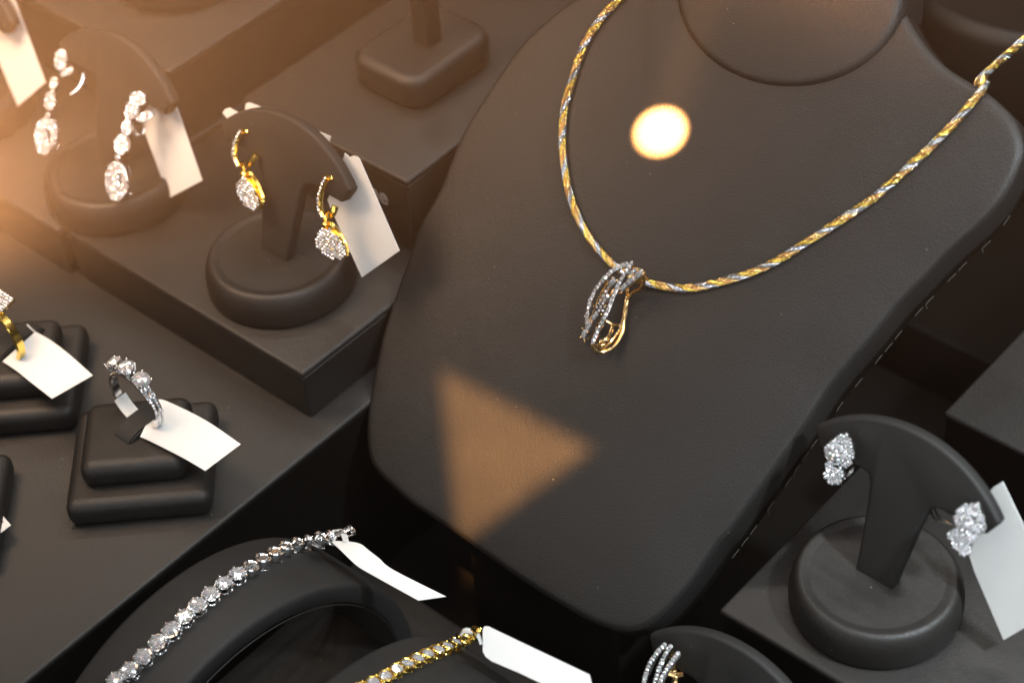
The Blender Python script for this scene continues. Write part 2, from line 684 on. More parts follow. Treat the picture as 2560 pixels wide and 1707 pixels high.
bust = thing('necklace_bust', 'large black leather necklace bust leaning back, wearing the three tone chain', 'jewelry bust', BP - 0.03 * Z)
mb = MB()
NB = len(o2)
rs_ = list(np.linspace(0.04, 0.92, 24)) + [0.945, 0.965, 0.978, 0.984, 0.989, 0.994, 0.9975, 1.0]
vs_, fs_ = [BP + BC[0] * B + BC[1] * BL + crown_r(0) * BN], []
for r in rs_:
    for q in o2:
        uv = BC + r * (q - BC)
        vs_.append(BP + uv[0] * B + uv[1] * BL + crown_r(r) * BN)
for k in range(NB):
    fs_.append((0, 1 + k, 1 + (k + 1) % NB))
for i in range(len(rs_) - 1):
    for k in range(NB):
        a0 = 1 + i * NB
        fs_.append((a0 + k, a0 + NB + k, a0 + NB + (k + 1) % NB, a0 + (k + 1) % NB))
# side and back
base = 1 + (len(rs_) - 1) * NB
for (sh, dn) in ((0.0, 0.0045), (0.0008, 0.008), (0.0003, 0.0095)):
    st = len(vs_)
    for k in range(NB):
        vs_.append(np.array(vs_[base + k]) + sh * B - sh * BL - (dn - 0.0014) * BN)
    prev = base if sh == 0.0 else st - NB
    for k in range(NB):
        fs_.append((prev + k, st + k, st + (k + 1) % NB, prev + (k + 1) % NB))
fs_.append(tuple(len(vs_) - NB + k for k in range(NB)))
mb.add(vs_, fs_).build('body', BUST_LEATHER, bust, angle=50)
# flange panel and stitching along the right side
mb = MB()
fl = []
for q in o2:
    fl.append(BP + (q[0] + 0.0006) * B + (q[1] - 0.0004) * BL - 0.0096 * BN)
mb.slab(fl, BN, 0.004, 0.0008)
mb.build('back_panel', DARK, bust, angle=50)
mb = MB()
line = resample([buv(*p) for p in [(2331, 403.6), (2253, 514.5), (2183.5, 576.4), (2116.5, 646), (2054.6, 710.5), (2003, 775), (1911, 882), (1766.7, 1092), (1679, 1215), (1615, 1295)]], 0.0042)
for i in range(len(line) - 1):
    if random.random() < 0.45:
        continue
    p, q = line[i], line[i] + 0.75 * (line[i + 1] - line[i])
    sh = np.array([0.0016, -0.0010])
    p, q = p + sh * (1 + .1 * random.random()), q + sh * (1 + .1 * random.random())
    f3 = lambda u: BP + u[0] * B + u[1] * BL - 0.0098 * BN
    mb.tube([f3(p), 0.5 * (f3(p) + f3(q)) + 0.0002 * BN, f3(q)], 0.00011, 5)
    if random.random() < 0.2:
        mb.tube([f3(q), f3(q) + 0.001 * B + 0.0012 * BN * random.random() - 0.0008 * BL], 0.00008, 4)
mb.build('stitching', THREAD, bust)
# the neck: an oval padded piece set in a groove
NC, NX, NY = (1790, -45), 268, 235
nr_ = list(np.linspace(0.05, 0.9, 14)) + [0.93, 0.955, 0.975, 0.99, 1.0]
vs_, fs_ = [], []
NK = 160


def neck(r, k, extra=0.0):
    a = 2 * math.pi * k / NK
    x, y = NC[0] + NX * r * math.cos(a), NC[1] + NY * r * math.sin(a)
    uv = buv(x, y, 0.010)
    uc = buv(NC[0], NC[1], 0.010)
    hb = max(0.0010, crown(buv(NC[0] + NX * math.cos(a), NC[1] + NY * math.sin(a), 0.008)))
    hh = hb * r ** 2 + 0.0032 * (1 - r ** 2) + 0.0012 + 0.0012 * (1 - r ** 3) - 0.003 * max(0.0, (r - 0.93) / 0.07) ** 2
    return BP + uv[0] * B + uv[1] * BL + (hh + extra) * BN


vs_.append(neck(0.0, 0))
for r in nr_:
    for k in range(NK):
        vs_.append(neck(r, k))
for k in range(NK):
    fs_.append((0, 1 + k, 1 + (k + 1) % NK))
for i in range(len(nr_) - 1):
    for k in range(NK):
        a0 = 1 + i * NK
        fs_.append((a0 + k, a0 + NK + k, a0 + NK + (k + 1) % NK, a0 + (k + 1) % NK))
st = len(vs_)
for k in range(NK):
    vs_.append(neck(1.0, k, -0.012))
a0 = 1 + (len(nr_) - 1) * NK
for k in range(NK):
    fs_.append((a0 + k, st + k, st + (k + 1) % NK, a0 + (k + 1) % NK))
fs_.append(tuple(st + k for k in range(NK)))
MB().add(vs_, fs_).build('neck', BUST_LEATHER, bust, angle=60)
# easel behind the bust, down to the case floor
mb = MB()
pt_ = BP + 0.03 * BL - 0.016 * BN
mb.rbox(pt_ - 0.040 * B + 0.004 * A - (pt_[2] + 0.075) * Z, A, B, Z, 0.05, 0.045, pt_[2] + 0.073, 0.002)
mb.rbox(BP - 0.030 * B - 0.010 * A - (BP[2] + 0.075) * Z + 0.014 * A, A, B, Z, 0.02, 0.06, BP[2] + 0.063, 0.001)
mb.build('easel_base', DARK, bust)

# bright disc on the bust: added narrow spot standing in for a glass reflection
spot('disc_reflection_spot', (0.06, 0.02, 0.62), bpt(1517, 303, 0), 1.42, 0.95, 15000, (1.0, 0.46, 0.14), 0.0008)

# amber triangle: an added, masked spot in place of a window-glass reflection
ao = spot('triangle_reflection_spot', (-0.02, 0.02, 0.62), bpt(1140, 1040, 0), 14, 0.0, 340, (1.0, 0.47, 0.15), 0.004)
bpy.context.view_layer.update()
inv = ao.matrix_world.inverted()
tri = []
for q in ((1008, 845), (1366, 1030), (1052, 1262)):
    v = inv @ Vector([float(c) for c in bpt(q[0], q[1], 0)])
    tri.append(np.array([v.x / -v.z, v.y / -v.z]))
ao.data.use_nodes = True
nt = ao.data.node_tree
em = nt.nodes['Emission']
tcn = nt.nodes.new('ShaderNodeTexCoord')
sep = nt.nodes.new('ShaderNodeSeparateXYZ')
nt.links.new(tcn.outputs['Normal'], sep.inputs[0])


def mth(op, a, b=None):
    n = nt.nodes.new('ShaderNodeMath')
    n.operation = op
    for i, v in enumerate((a, b)):
        if v is None:
            continue
        if isinstance(v, (int, float)):
            n.inputs[i].default_value = v
        else:
            nt.links.new(v, n.inputs[i])
    return n.outputs[0]


az_ = mth('ABSOLUTE', sep.outputs[2])
uu, vv_ = mth('DIVIDE', sep.outputs[0], az_), mth('DIVIDE', sep.outputs[1], az_)
cen = sum(tri) / 3
dist = None
for i in range(3):
    p, q = tri[i], tri[(i + 1) % 3]
    e = (q - p) / np.linalg.norm(q - p)
    nn = np.array([-e[1], e[0]])
    if nn @ (cen - p) < 0:
        nn = -nn
    dd = mth('ADD', mth('ADD', mth('MULTIPLY', uu, float(nn[0])), mth('MULTIPLY', vv_, float(nn[1]))), float(-(nn @ p)))
    dist = dd if dist is None else mth('MINIMUM', dist, dd)
mr = nt.nodes.new('ShaderNodeMapRange')
mr.interpolation_type = 'SMOOTHSTEP'
mr.inputs['From Min'].default_value = -0.002
mr.inputs['From Max'].default_value = 0.004
nt.links.new(dist, mr.inputs['Value'])
nt.links.new(mr.outputs[0], em.inputs['Strength'])

# ------------------------------------------------------------------ necklace chain
CH = [(1445, -22), (1420.7, 0), (1396, 24.6), (1367, 61.5), (1342.7, 102.6), (1324, 151.8), (1310, 197), (1298, 238), (1292.7, 287), (1291.7, 328), (1294.7, 369),
      (1301, 414), (1312, 459.5), (1328, 500.5), (1350.8, 541.5), (1375.5, 573), (1404, 603), (1444, 630), (1489.6, 649), (1538.8, 659), (1588, 661),
      (1637, 652), (1711, 631), (1785, 598), (1858.7, 552), (1932.6, 505), (2006.5, 454), (2070.5, 399), (2129.6, 345), (2178.8, 296), (2223, 247), (2252, 212)]
cp = [bpt(x, y, 0.0012) for x, y in CH]
e0 = cp[-1]
cp.append(bpt(2263, 192, 0.0008))
e1 = cp[-1]
cp.append(onp(2258, 189, e1 - 0.006 * BN, BN))
cp.append(onp(2247, 191, e1 - 0.010 * BN, BN))
cp.append(onp(2262, 172, e1 - 0.014 * BN, BN))
for i, (x, y) in enumerate([(2295, 142), (2325, 117), (2352, 92), (2390, 58)]):
    cp.append(onp(x, y, e1 - (0.019 + 0.005 * i) * BN, BN))
path = resample(spl(cp, 10), 0.00055)
chain = thing('necklace_chain', 'twisted three tone gold chain hanging around the black bust', 'necklace', path[len(path) // 2])
mats = [GOLDS, GOLDS, SILVERS, SILVERS, ROSES, ROSES]
nms = ['yellow_strand', 'yellow_strand', 'white_strand', 'white_strand', 'rose_strand', 'rose_strand']
twist = [0.0, 0.125, 0.333, 0.458, 0.667, 0.792]
for j in range(6):
    mb = MB()
    P = path
    m = len(P)
    n = 6
    vs_, fs_ = [], []
    prev = None
    for i in range(m):
        t = nrm(P[min(i + 1, m - 1)] - P[max(i - 1, 0)])
        x = nrm(np.cross(t, BN)) if prev is None else nrm(prev - t * (prev @ t))
        prev = x
        y = np.cross(t, x)
        ph = 2 * math.pi * (twist[j] + i * 0.00055 / 0.0095)
        c = P[i] + 0.00080 * (math.cos(ph) * x + math.sin(ph) * y)
        rad = 0.00043 * (1.12 if i % 2 else 0.80)
        tw = ph * 1.0
        for k in range(n):
            a = 2 * math.pi * (k + 0.5 * (i % 2)) / n + tw
            jit = 1 + 0.34 * (random.random() - .5)
            vs_.append(c + rad * jit * (math.cos(a) * x + math.sin(a) * y) + t * (random.random() - .5) * 0.00028)
    for i in range(m - 1):
        for k in range(n):
            k2 = (k + 1) % n
            p, q, r_, s_ = i * n + k, i * n + k2, (i + 1) * n + k2, (i + 1) * n + k
            if i % 2:
                fs_ += [(p, q, s_), (q, r_, s_)]
            else:
                fs_ += [(p, q, r_), (p, r_, s_)]
    mb.add(vs_, fs_).build(nms[j], mats[j], chain, smooth=False)


V_ = -_f
X_ = np.array([1.0, 0, 0])
# ------------------------------------------------------------------ jewel helpers
def row(mb_g, mb_m, pts, r, n, step=2.0, rail=0.70, metal_drop=0.75):
    """a line of small stones on a metal rail"""
    q = resample(pts, r * step)
    for c in q:
        nn = nrm(np.asarray(n) + 0.22 * rng.normal(size=3))
        mb_g.gem(c, nn, r * 0.98, 6, 0.42, 0.55)
    mb_m.tube([c - metal_drop * r * np.asarray(n) for c in q], r * rail, 8)
    for i in range(len(q) - 1):
        t = nrm(q[i + 1] - q[i])
        s = np.cross(n, t)
        mid = 0.5 * (q[i] + q[i + 1])
        for sg in (-1, 1):
            mb_m.ball(mid + sg * s * r * 0.85 + 0.05 * r * np.asarray(n), r * 0.20, 5)


def pave(mb_g, mb_m, outl, p, n, r, holes=(), th=0.0014, plate=True):
    """stones packed over an outline seen at display pixels, on the plane (p, n), with a metal plate below"""
    t, b, n = frame_n(n)
    P3 = [onp(x, y, p, n) for x, y in outl]
    uv = [((q - p) @ t, (q - p) @ b) for q in P3]
    HU = [[((onp(x, y, p, n) - p) @ t, (onp(x, y, p, n) - p) @ b) for x, y in h] for h in holes]
    us = [q[0] for q in uv]
    vs2 = [q[1] for q in uv]
    step = 2.05 * r
    j = 0
    v = min(vs2) - r
    while v < max(vs2) + r:
        u = min(us) - r + (j % 2) * step / 2
        while u < max(us) + r:
            if inside((u, v), uv) and not any(inside((u, v), h) for h in HU):
                nn = nrm(n + 0.25 * rng.normal(size=3))
                mb_g.gem(p + u * t + v * b, nn, r, 6, 0.45, 0.5)
                mb_m.ball(p + (u + step / 2) * t + (v + 0.29 * step) * b + 0.1 * r * n, r * 0.24, 5)
            u += step
        v += step * 0.866
        j += 1
    if plate and not holes:
        mb_m.slab([q - 0.45 * r * n for q in P3], n, th)
    elif plate:
        rim = resample(P3 + [P3[0]], r)
        mb_m.tube([q - 0.5 * r * n for q in rim], r * 0.7, 6, True)
        for h in holes:
            rim = resample([onp(x, y, p, n) for x, y in h] + [onp(*h[0], p, n)], r)
            mb_m.tube([q - 0.5 * r * n for q in rim], r * 0.7, 6, True)


def baguette(mb, a, b, w, h, n):
    """step-cut oblong stone from a to b"""
    a, b, n = np.asarray(a), np.asarray(b), nrm(n)
    t = nrm(b - a)
    s = np.cross(n, t)
    Ln = np.linalg.norm(b - a)
    o = (a + b) / 2
    vs_ = []
    for (l, ww, z) in ((Ln / 2 * .72, w * .55, h), (Ln / 2 * .9, w * .85, h * .55), (Ln / 2, w, 0), (Ln / 2 * .6, w * .4, -h * 1.2)):
        for sx, sy in ((-1, -1), (1, -1), (1, 1), (-1, 1)):
            vs_.append(o + sx * l * t + sy * ww * s + z * n)
    fs_ = [(0, 1, 2, 3), (15, 14, 13, 12)]
    for L_ in range(3):
        for k in range(4):
            k2 = (k + 1) % 4
            fs_.append((L_ * 4 + k, L_ * 4 + 4 + k, L_ * 4 + 4 + k2, L_ * 4 + k2))
    mb.add(vs_, fs_)


def ribbon(L_, R_, th=0.00022, sub=5):
    """curved paper strip between two matching edges (3D points)"""
    a = spl(L_, sub) if len(L_) > 2 else [L_[0], L_[1]]
    b = spl(R_, sub) if len(R_) > 2 else [R_[0], R_[1]]
    mb = MB()
    vs_, fs_ = [], []
    m = len(a)
    cols = 5
    for i in range(m):
        t = nrm(a[min(i + 1, m - 1)] - a[max(i - 1, 0)])
        n = nrm(np.cross(t, b[i] - a[i]))
        for s in (-0.5, 0.5):
            for c in range(cols):
                f = c / (cols - 1)
                vs_.append(a[i] * (1 - f) + b[i] * f + n * (s * th))
    w = 2 * cols
    for i in range(m - 1):
        for c in range(cols - 1):
            fs_.append((i * w + c, i * w + c + 1, (i + 1) * w + c + 1, (i + 1) * w + c))
            fs_.append((i * w + cols + c + 1, i * w + cols + c, (i + 1) * w + cols + c, (i + 1) * w + cols + c + 1))
        for c in (0, cols - 1):
            fs_.append((i * w + c, (i + 1) * w + c, (i + 1) * w + cols + c, i * w + cols + c))
    for i in (0, m - 1):
        for c in range(cols - 1):
            fs_.append((i * w + c, i * w + c + 1, i * w + cols + c + 1, i * w + cols + c))
    return mb.add(vs_, fs_)


# ------------------------------------------------------------------ pendant
PN = nrm(0.86 * BN - 0.50 * X_)
pc = bpt(1408, 690, 0.0085)


def pp(cx, cy, h=0.0):
    return onp(1240 + .1992 * cx, 532.9 + .1992 * cy, pc + h * PN, PN)


pend = thing('pendant', 'rose gold pendant of crossing diamond bands hanging from the twisted chain', 'pendant', bpt(1444, 628, 0.0))
g1, m1 = MB(), MB()
row(g1, m1, spl([pp(*q) for q in [(1000, 372), (900, 408), (800, 475), (720, 565), (650, 650), (600, 740), (565, 830), (547, 920), (540, 1000), (540, 1045)]], 8), 0.00080, PN, 1.75)
g1.build('outer_diamond_row', PAVE, pend, smooth=False)
m1.build('outer_band', SILVER, pend)
g1, m1 = MB(), MB()
row(g1, m1, spl([pp(*q, 0.0008) for q in [(1055, 358), (1000, 440), (950, 525), (900, 610), (850, 725), (800, 850), (750, 965), (700, 1065), (650, 1165), (618, 1240), (605, 1305)]], 8), 0.00082, PN, 1.75)
g1.build('crossing_diamond_row', PAVE, pend, smooth=False)
m1.build('crossing_band', SILVER, pend)
g1, m1 = MB(), MB()
for a_, b_, w_ in [((1185, 455), (1100, 520), .0009), ((1090, 525), (1010, 590), .0009), ((1000, 600), (935, 670), .0007), ((870, 545), (800, 610), .0009),
                   ((800, 730), (735, 815), .0006), ((665, 930), (610, 1000), .0008), ((590, 1040), (540, 1120), .0008), ((530, 1140), (495, 1215), .0009), ((1120, 432), (1020, 488), .0006)]:
    baguette(g1, pp(*a_, .0002), pp(*b_, .0002), w_, .0006, PN)
g1.build('baguette_stones', DIAMOND, pend, smooth=False)
for pts in ([(1205, 480), (1110, 570), (1010, 650), (915, 705)], [(1130, 415), (1060, 450), (1000, 500)], [(850, 660), (780, 790), (690, 900), (600, 1030), (540, 1140), (510, 1250)],
            [(790, 560), (720, 680), (650, 830), (590, 990), (520, 1120), (475, 1215)], [(730, 960), (680, 1040), (620, 1150), (560, 1240)], [(915, 705), (1000, 660), (1020, 690)]):
    m1.tube(spl([pp(*q, -.0006) for q in pts], 6), 0.00030, 8)
for q in [(780, 600), (835, 525), (895, 560), (805, 730), (620, 860), (490, 1112), (465, 1218), (520, 1262), (600, 1040), (555, 1150), (1125, 425), (1200, 470), (760, 850), (660, 820), (710, 950)]:
    m1.ball(pp(*q, .0007), .00030, 8)
    m1.tube([pp(*q, -.0008), pp(*q, .0006)], .00022, 6)
m1.build('claw_setting', ROSE, pend)
g1, m1 = MB(), MB()
row(g1, m1, [pp(790, 640), pp(745, 715), pp(700, 790)], 0.00070, PN)
for k in range(6):
    a = k * math.pi / 3
    g1.gem(pp(700 + 44 * math.cos(a), 865 + 48 * math.sin(a), .0004), nrm(PN + .2 * rng.normal(size=3)), .00045, 6, .4, .5)
g1.gem(pp(700, 865, .0005), PN, .0006, 8)
g1.gem(pp(598, 1020, .0004), PN, .0005, 8)
g1.gem(pp(530, 1135, .0004), PN, .0005, 8)
g1.build('flower_cluster', PAVE, pend, smooth=False)
m1.build('inner_rail', ROSE, pend)


def pb(cx, cy, lift):
    return bpt(1240 + .1992 * cx, 532.9 + .1992 * cy, lift)


m1 = MB()
back = [(1190, 500, .0075), (1195, 560, .006), (1165, 640, .0045), (1085, 690, .0030), (1020, 770, .0022), (998, 850, .0018), (985, 950, .0016), (965, 1050, .0016), (955, 1150, .0018), (915, 1240, .0022), (845, 1325, .003),
        (745, 1378, .0042), (665, 1372, .0058), (620, 1335, .0072), (605, 1300, .0080)]
m1.tube(spl([pb(*q) for q in back], 8), 0.00062, 10)
inner = [(1010, 680, .0032), (1000, 750, .0022), (975, 900, .0020), (940, 1070, .002), (905, 1150, .002), (860, 1210, .0025), (800, 1285, .0035), (735, 1335, .005), (680, 1330, .0064), (665, 1280, .0072)]
m1.tube(spl([pb(*q) for q in inner], 8), 0.00048, 8)
m1.tube(spl([pb(755, 1015, .0066), pb(835, 1062, .0045), pb(885, 1075, .003), pb(945, 1072, .002)], 6), 0.0005, 8)
m1.tube(spl([pb(840, 1068, .0045), pb(810, 1165, .005), pb(760, 1245, .006), pb(695, 1262, .0072)], 6), 0.0006, 8)
m1.tube(spl([pb(690, 1300, .0066), pb(700, 1255, .0068), pb(740, 1250, .006), pb(745, 1285, .0055), pb(705, 1300, .006)], 5), 0.0004, 8)
m1.build('gold_hoop', ROSE, pend)
# bail round the chain
m1 = MB()
for dx in (0, 30):
    m1.tube(spl([pb(1000 + dx, 380, .0068), pb(1080 + dx, 420, .0075), pb(1165 + dx, 470, .0070), pb(1180 + dx, 540, .0048), pb(1130 + dx, 590, .0028)], 6), 0.0006, 8)
m1.build('bail', ROSE, pend)

# ------------------------------------------------------------------ earring stands
AL = R(19)
SL = math.cos(AL) * Z + math.sin(AL) * A      # the leaning plate's up direction
SN = math.cos(AL) * A - math.sin(AL) * Z      # its back normal
BASE_H = 0.012


def arc_pts(half, y0, y1, n=28):
    sag = y1 - y0
    rad = (half ** 2 + sag ** 2) / (2 * sag)
    cy = y1 - rad
    a = math.asin(half / rad)
    return [(rad * math.sin(-a + 2 * a * i / n), cy + rad * math.cos(-a + 2 * a * i / n)) for i in range(n + 1)]


prof = arc_pts(28.4, 33.6, 46.2)
low = [(28.0, 32.2), (26.0, 28.6), (25.0, 28.0), (18, 28.3), (12.5, 28.6), (10.0, 27.8), (8.9, 25.5), (8.0, 20), (7.2, 12), (6.3, 4), (6.0, -1.5)]
prof = prof + low + [(-x, y) for x, y in low[::-1]]
PROF = [(x / 1000, y / 1000) for x, y in prof]


def make_stand(label, foot, group):
    t = thing('earring_stand', label, 'earring stand', foot - BASE_H * Z, group)
    m = MB()
    r, h = 0.0238, BASE_H
    pf = [(r * .95, 0), (r, .0012), (r * 1.005, h * .45), (r * .985, h * .72), (r * .94, h * .92), (r * .89, h * 1.0), (r * .84, h * .995), (r * .79, h * .975), (r * .74, h * .972), (r * .4, h * .985), (r * .02, h * .99)]
    pf3 = [(q[0], q[1]) for q in spl([np.array(q) for q in pf], 4)]
    m.lathe(pf3, foot - BASE_H * Z, Z, 72)
    m.build('round_base', LEATHER, t, angle=60)
    m = MB()
    m.slab([foot + x * B + y * SL - 0.002 * SN for x, y in PROF], -SN, 0.0042, 0.0011, 3)
    m.build('crescent_holder', SUEDE, t, angle=40)
    return t


def copy_stand(src, foot, label):
    c = src.copy()
    COL.objects.link(c)
    loc = foot - BASE_H * Z
    c.location = [float(v) for v in loc]
    c['label'] = label
    ROOT[c.name] = loc
    for ch in list(src.children):
        d = ch.copy()
        COL.objects.link(d)
        d.parent = c
    return c


SG = 'black earring stands on round bases'
F_R = at(2016, 1318, BASE_H)
F_M = at(638, 577, 0.020 + BASE_H)
F_L = at(258, 378, 0.020 + BASE_H)
st_r = make_stand('black earring stand holding the pair of marquise diamond earrings', F_R, SG)
st_m = copy_stand(st_r, F_M, 'black earring stand holding the pair of yellow gold drop earrings')
st_l = copy_stand(st_r, F_L, 'black earring stand holding the pair of long silver diamond drop earrings')
zf = -0.050 + BASE_H
tipv = -0.0284 * B + 0.0336 * SL
F_B = at(1500, 1452, zf + tipv[2]) - tipv
st_b = copy_stand(st_r, F_B, 'black earring stand cut off by the bottom edge, with one banded gold earring')
tipr = 0.0284 * B + 0.0336 * SL
F_E = at(36, 50, 0.020 + BASE_H + tipr[2]) - tipr
st_e = copy_stand(st_r, F_E, 'black earring stand in the top left corner with just one tip and its tag showing')
# the round base on the back block, mostly above the frame
F_T = at(402, -118, 0.050 + BASE_H)
st_t = copy_stand(st_r, F_T, 'black earring stand on the blank upper block, only its round base showing at the top')


def spl_at(x, y, foot, off=0.006):
    """point in front of a stand's plate seen at x, y"""
    return onp(x, y, foot - off * SN, SN)


# ------------------------------------------------------------------ square post stand on the upper block
t = thing('post_stand', 'black stand with a square post on a rounded square base', 'display stand', wab(0.3765, -0.3995, 0.050))
mb = MB()
mb.rbox(wab(0.3565, -0.4155, 0.050), A, B, Z, 0.040, 0.032, 0.0125, 0.0034, 5, 0.008)
mb.build('rounded_base', LEATHER, t, angle=60)
mb = MB()
pc_ = at(984, 98, 0.0615)
mb.rbox(pc_ - 0.0036 * A - 0.0036 * B, A, B, Z, 0.0072, 0.0072, 0.075, 0.0012, 3)
mb.build('post', LEATHER, t)

# dark round riser at the top right, behind the bust
mb = MB()
cR = at(2395, -95, -0.02)
mb.lathe([(0.058, -0.055), (0.060, -0.05), (0.060, -0.006), (0.0585, -0.002), (0.055, 0.0), (0.054, -0.0008), (0.001, -0.0008)], cR, Z, 96)
t = thing('round_riser', 'dark round display riser behind the shoulder of the bust', 'display riser', cR - 0.055 * Z)
mb.build('drum', LEATHER, t, angle=40)

# ------------------------------------------------------------------ ring cushions
X, Y = np.array([1.0, 0, 0]), np.array([0, 1.0, 0])


def make_cushion(label, o, group):
    t = thing('ring_cushion', label, 'ring cushion', o + np.array([0.0215, 0.021, 0]), group)
    m = MB()
    m.rbox(o, X, Y, Z, 0.0430, 0.0418, 0.0092, 0.0034, 5, 0.0034)
    m.build('lower_tier', LEATHER, t, angle=60)
    m = MB()
    m.rbox(o + np.array([.0052, .0066, .0088]), X, Y, Z, 0.0318, 0.0292, 0.0090, 0.0036, 5, 0.004)
    m.build('upper_tier', LEATHER, t, angle=60)
    m = MB()
    c = o + np.array([.0242, .0245, .0172])
    w = 0.0036
    strap = []
    for a_, h in ((-.0105, -.0012), (-.0088, .0010), (-.005, .0021), (0, .0024), (.005, .0021), (.0085, .0010), (.0100, -.0012)):
        strap.append((a_, h))
    vs_, fs_ = [], []
    for a_, h in strap:
        for sb in (-w, w):
            vs_.append(c + a_ * A + sb * B + (h + .0008) * Z)
        for sb in (w, -w):
            vs_.append(c + a_ * A + sb * B + (h - .0016) * Z)
    for i in range(len(strap) - 1):
        for k in range(4):
            fs_.append((4 * i + k, 4 * i + (k + 1) % 4, 4 * i + 4 + (k + 1) % 4, 4 * i + 4 + k))
    fs_ += [(3, 2, 1, 0), tuple(4 * (len(strap) - 1) + k for k in range(4))]
    bm = bmesh.new()
    vv = [bm.verts.new([float(q) for q in v]) for v in vs_]
    for f in fs_:
        bm.faces.new([vv[i] for i in f])
    bmesh.ops.recalc_face_normals(bm, faces=bm.faces)
    es = [e for e in bm.edges if len(e.link_faces) == 2 and e.calc_face_angle(0) > 1.0]
    bmesh.ops.bevel(bm, geom=es, offset=0.0005, segments=2, affect='EDGES')
    m.bm(bm)
    m.build('strap', SUEDE, t, angle=40)
    for px in (0.0008, 0.0422):
        m = MB()
        m.ball(o + np.array([px, 0.0006, 0.0005]), 0.0004, 6)
        m.build('corner_stitch', THREAD, t)
    return t, o


CG = 'two tier black leather ring cushions'
O1 = np.array([-0.1352, 0.4027, 0.0002])
c1, _ = make_cushion('two tier black leather cushion under the three stone silver ring', O1, CG)


def copy_tree(src, delta, label):
    c = src.copy()
    COL.objects.link(c)
    loc = ROOT[src.name] + delta
    c.location = [float(v) for v in loc]
    c['label'] = label
    ROOT[c.name] = loc
    for ch in list(src.children):
        d = ch.copy()
        COL.objects.link(d)
        d.parent = c
    return c


D2 = np.array([-0.0440, 0.0408, 0])
c2 = copy_tree(c1, D2, 'two tier black leather cushion under the yellow gold ring')
D3 = at(32, 1070, 0.002) - at(500, 950, 0.002)
D3[2] = 0
c3 = copy_tree(c1, D3, 'two tier black leather cushion cut off at the left edge beside the barcode tag')


# ------------------------------------------------------------------ rings
def ring_pts(c, rad, a0, a1, n, ux=B, uz=Z):
    return [c + rad * (math.cos(a) * ux + math.sin(a) * uz) for a in np.linspace(a0, a1, n)]


def band(c, rad, width, thick, n=72, a0=0, a1=2 * math.pi, wfun=None):
    """ring band: rectangular rounded section, axis along A"""
    vs_, fs_ = [], []
    closed = abs(a1 - a0 - 2 * math.pi) < 1e-6
    m = n if closed else n + 1
    sec = [(-.5, -.35), (-.42, -.5), (.42, -.5), (.5, -.35), (.5, .35), (.42, .5), (-.42, .5), (-.5, .35)]
    for i in range(m):
        a = a0 + (a1 - a0) * i / n
        d = math.cos(a) * B + math.sin(a) * Z
        w = width * (wfun(a) if wfun else 1)
        for (p, q) in sec:
            vs_.append(c + (rad + q * thick) * d + p * w * A)
    for i in range(n):
        j = (i + 1) % m
        for k in range(8):
            fs_.append((i * 8 + k, i * 8 + (k + 1) % 8, j * 8 + (k + 1) % 8, j * 8 + k))
    return vs_, fs_


RC = at(312, 917, 0.0262)
ring1 = thing('diamond_ring', 'silver three stone diamond ring standing upright in the cushion strap', 'ring', RC - 0.0095 * Z, 'rings standing on cushions')
RR = 0.0098
m = MB()
m.add(*band(RC, RR, 0.0028, 0.0012, wfun=lambda a: 1.0 + 0.12 * math.sin(a)))
m.build('band', SILVER, ring1)
g = MB()
m = MB()
for dA in (-0.00075, 0.00075):
    for a in np.arange(R(-28), R(58), 0.00094 / RR):
        d = math.cos(a) * B + math.sin(a) * Z
        g.gem(RC + (RR + .00072) * d + dA * A, nrm(d + .2 * rng.normal(size=3)), .00046, 6, .4, .5)
    for off in (-.0006, .0006):
        m.tube([RC + (RR + .00078) * (math.cos(a) * B + math.sin(a) * Z) + (dA + off) * A for a in np.linspace(R(-30), R(60), 30)], .00014, 6)
g.build('shoulder_pave', PAVE, ring1, smooth=False)
m.build('shoulder_rims', SILVER, ring1)
head = MB()
for k, a in enumerate((R(121), R(92), R(63))):
    d = math.cos(a) * B + math.sin(a) * Z
    tg = -math.sin(a) * B + math.cos(a) * Z
    c = RC + (RR + .0034) * d
    gm = MB()
    gm.gem(c, nrm(d - 0.10 * A), .0026, 10, .34, .75)
    gm.build('diamond', DIAMOND, ring1, smooth=False)
    for sa, sb in ((1, 1), (1, -1), (-1, 1), (-1, -1)):
        p1 = c + (.0019 * sa) * tg + (.0019 * sb) * A + .0007 * d
        p0 = RC + (RR + .0002) * d + (.0008 * sa) * tg + (.0010 * sb) * A
        head.tube([p0, .5 * (p0 + p1) + .0003 * (sa * tg + sb * A), p1], .00026, 6)
        head.ball(p1, .00038, 8)
    head.tube([c - .0014 * d + .0016 * (math.cos(q) * tg + math.sin(q) * A) for q in np.linspace(0, 6.283, 25)[:-1]], .00022, 6, True)
    for q in range(7):
        an = q * 0.9
        pz = c - .0014 * d + .0018 * (math.cos(an) * tg + math.sin(an) * A)
        gs = nrm(math.cos(an) * tg + math.sin(an) * A)
        head.ball(pz + .0002 * gs, .0003, 6)
head.build('claw_head', SILVER, ring1)

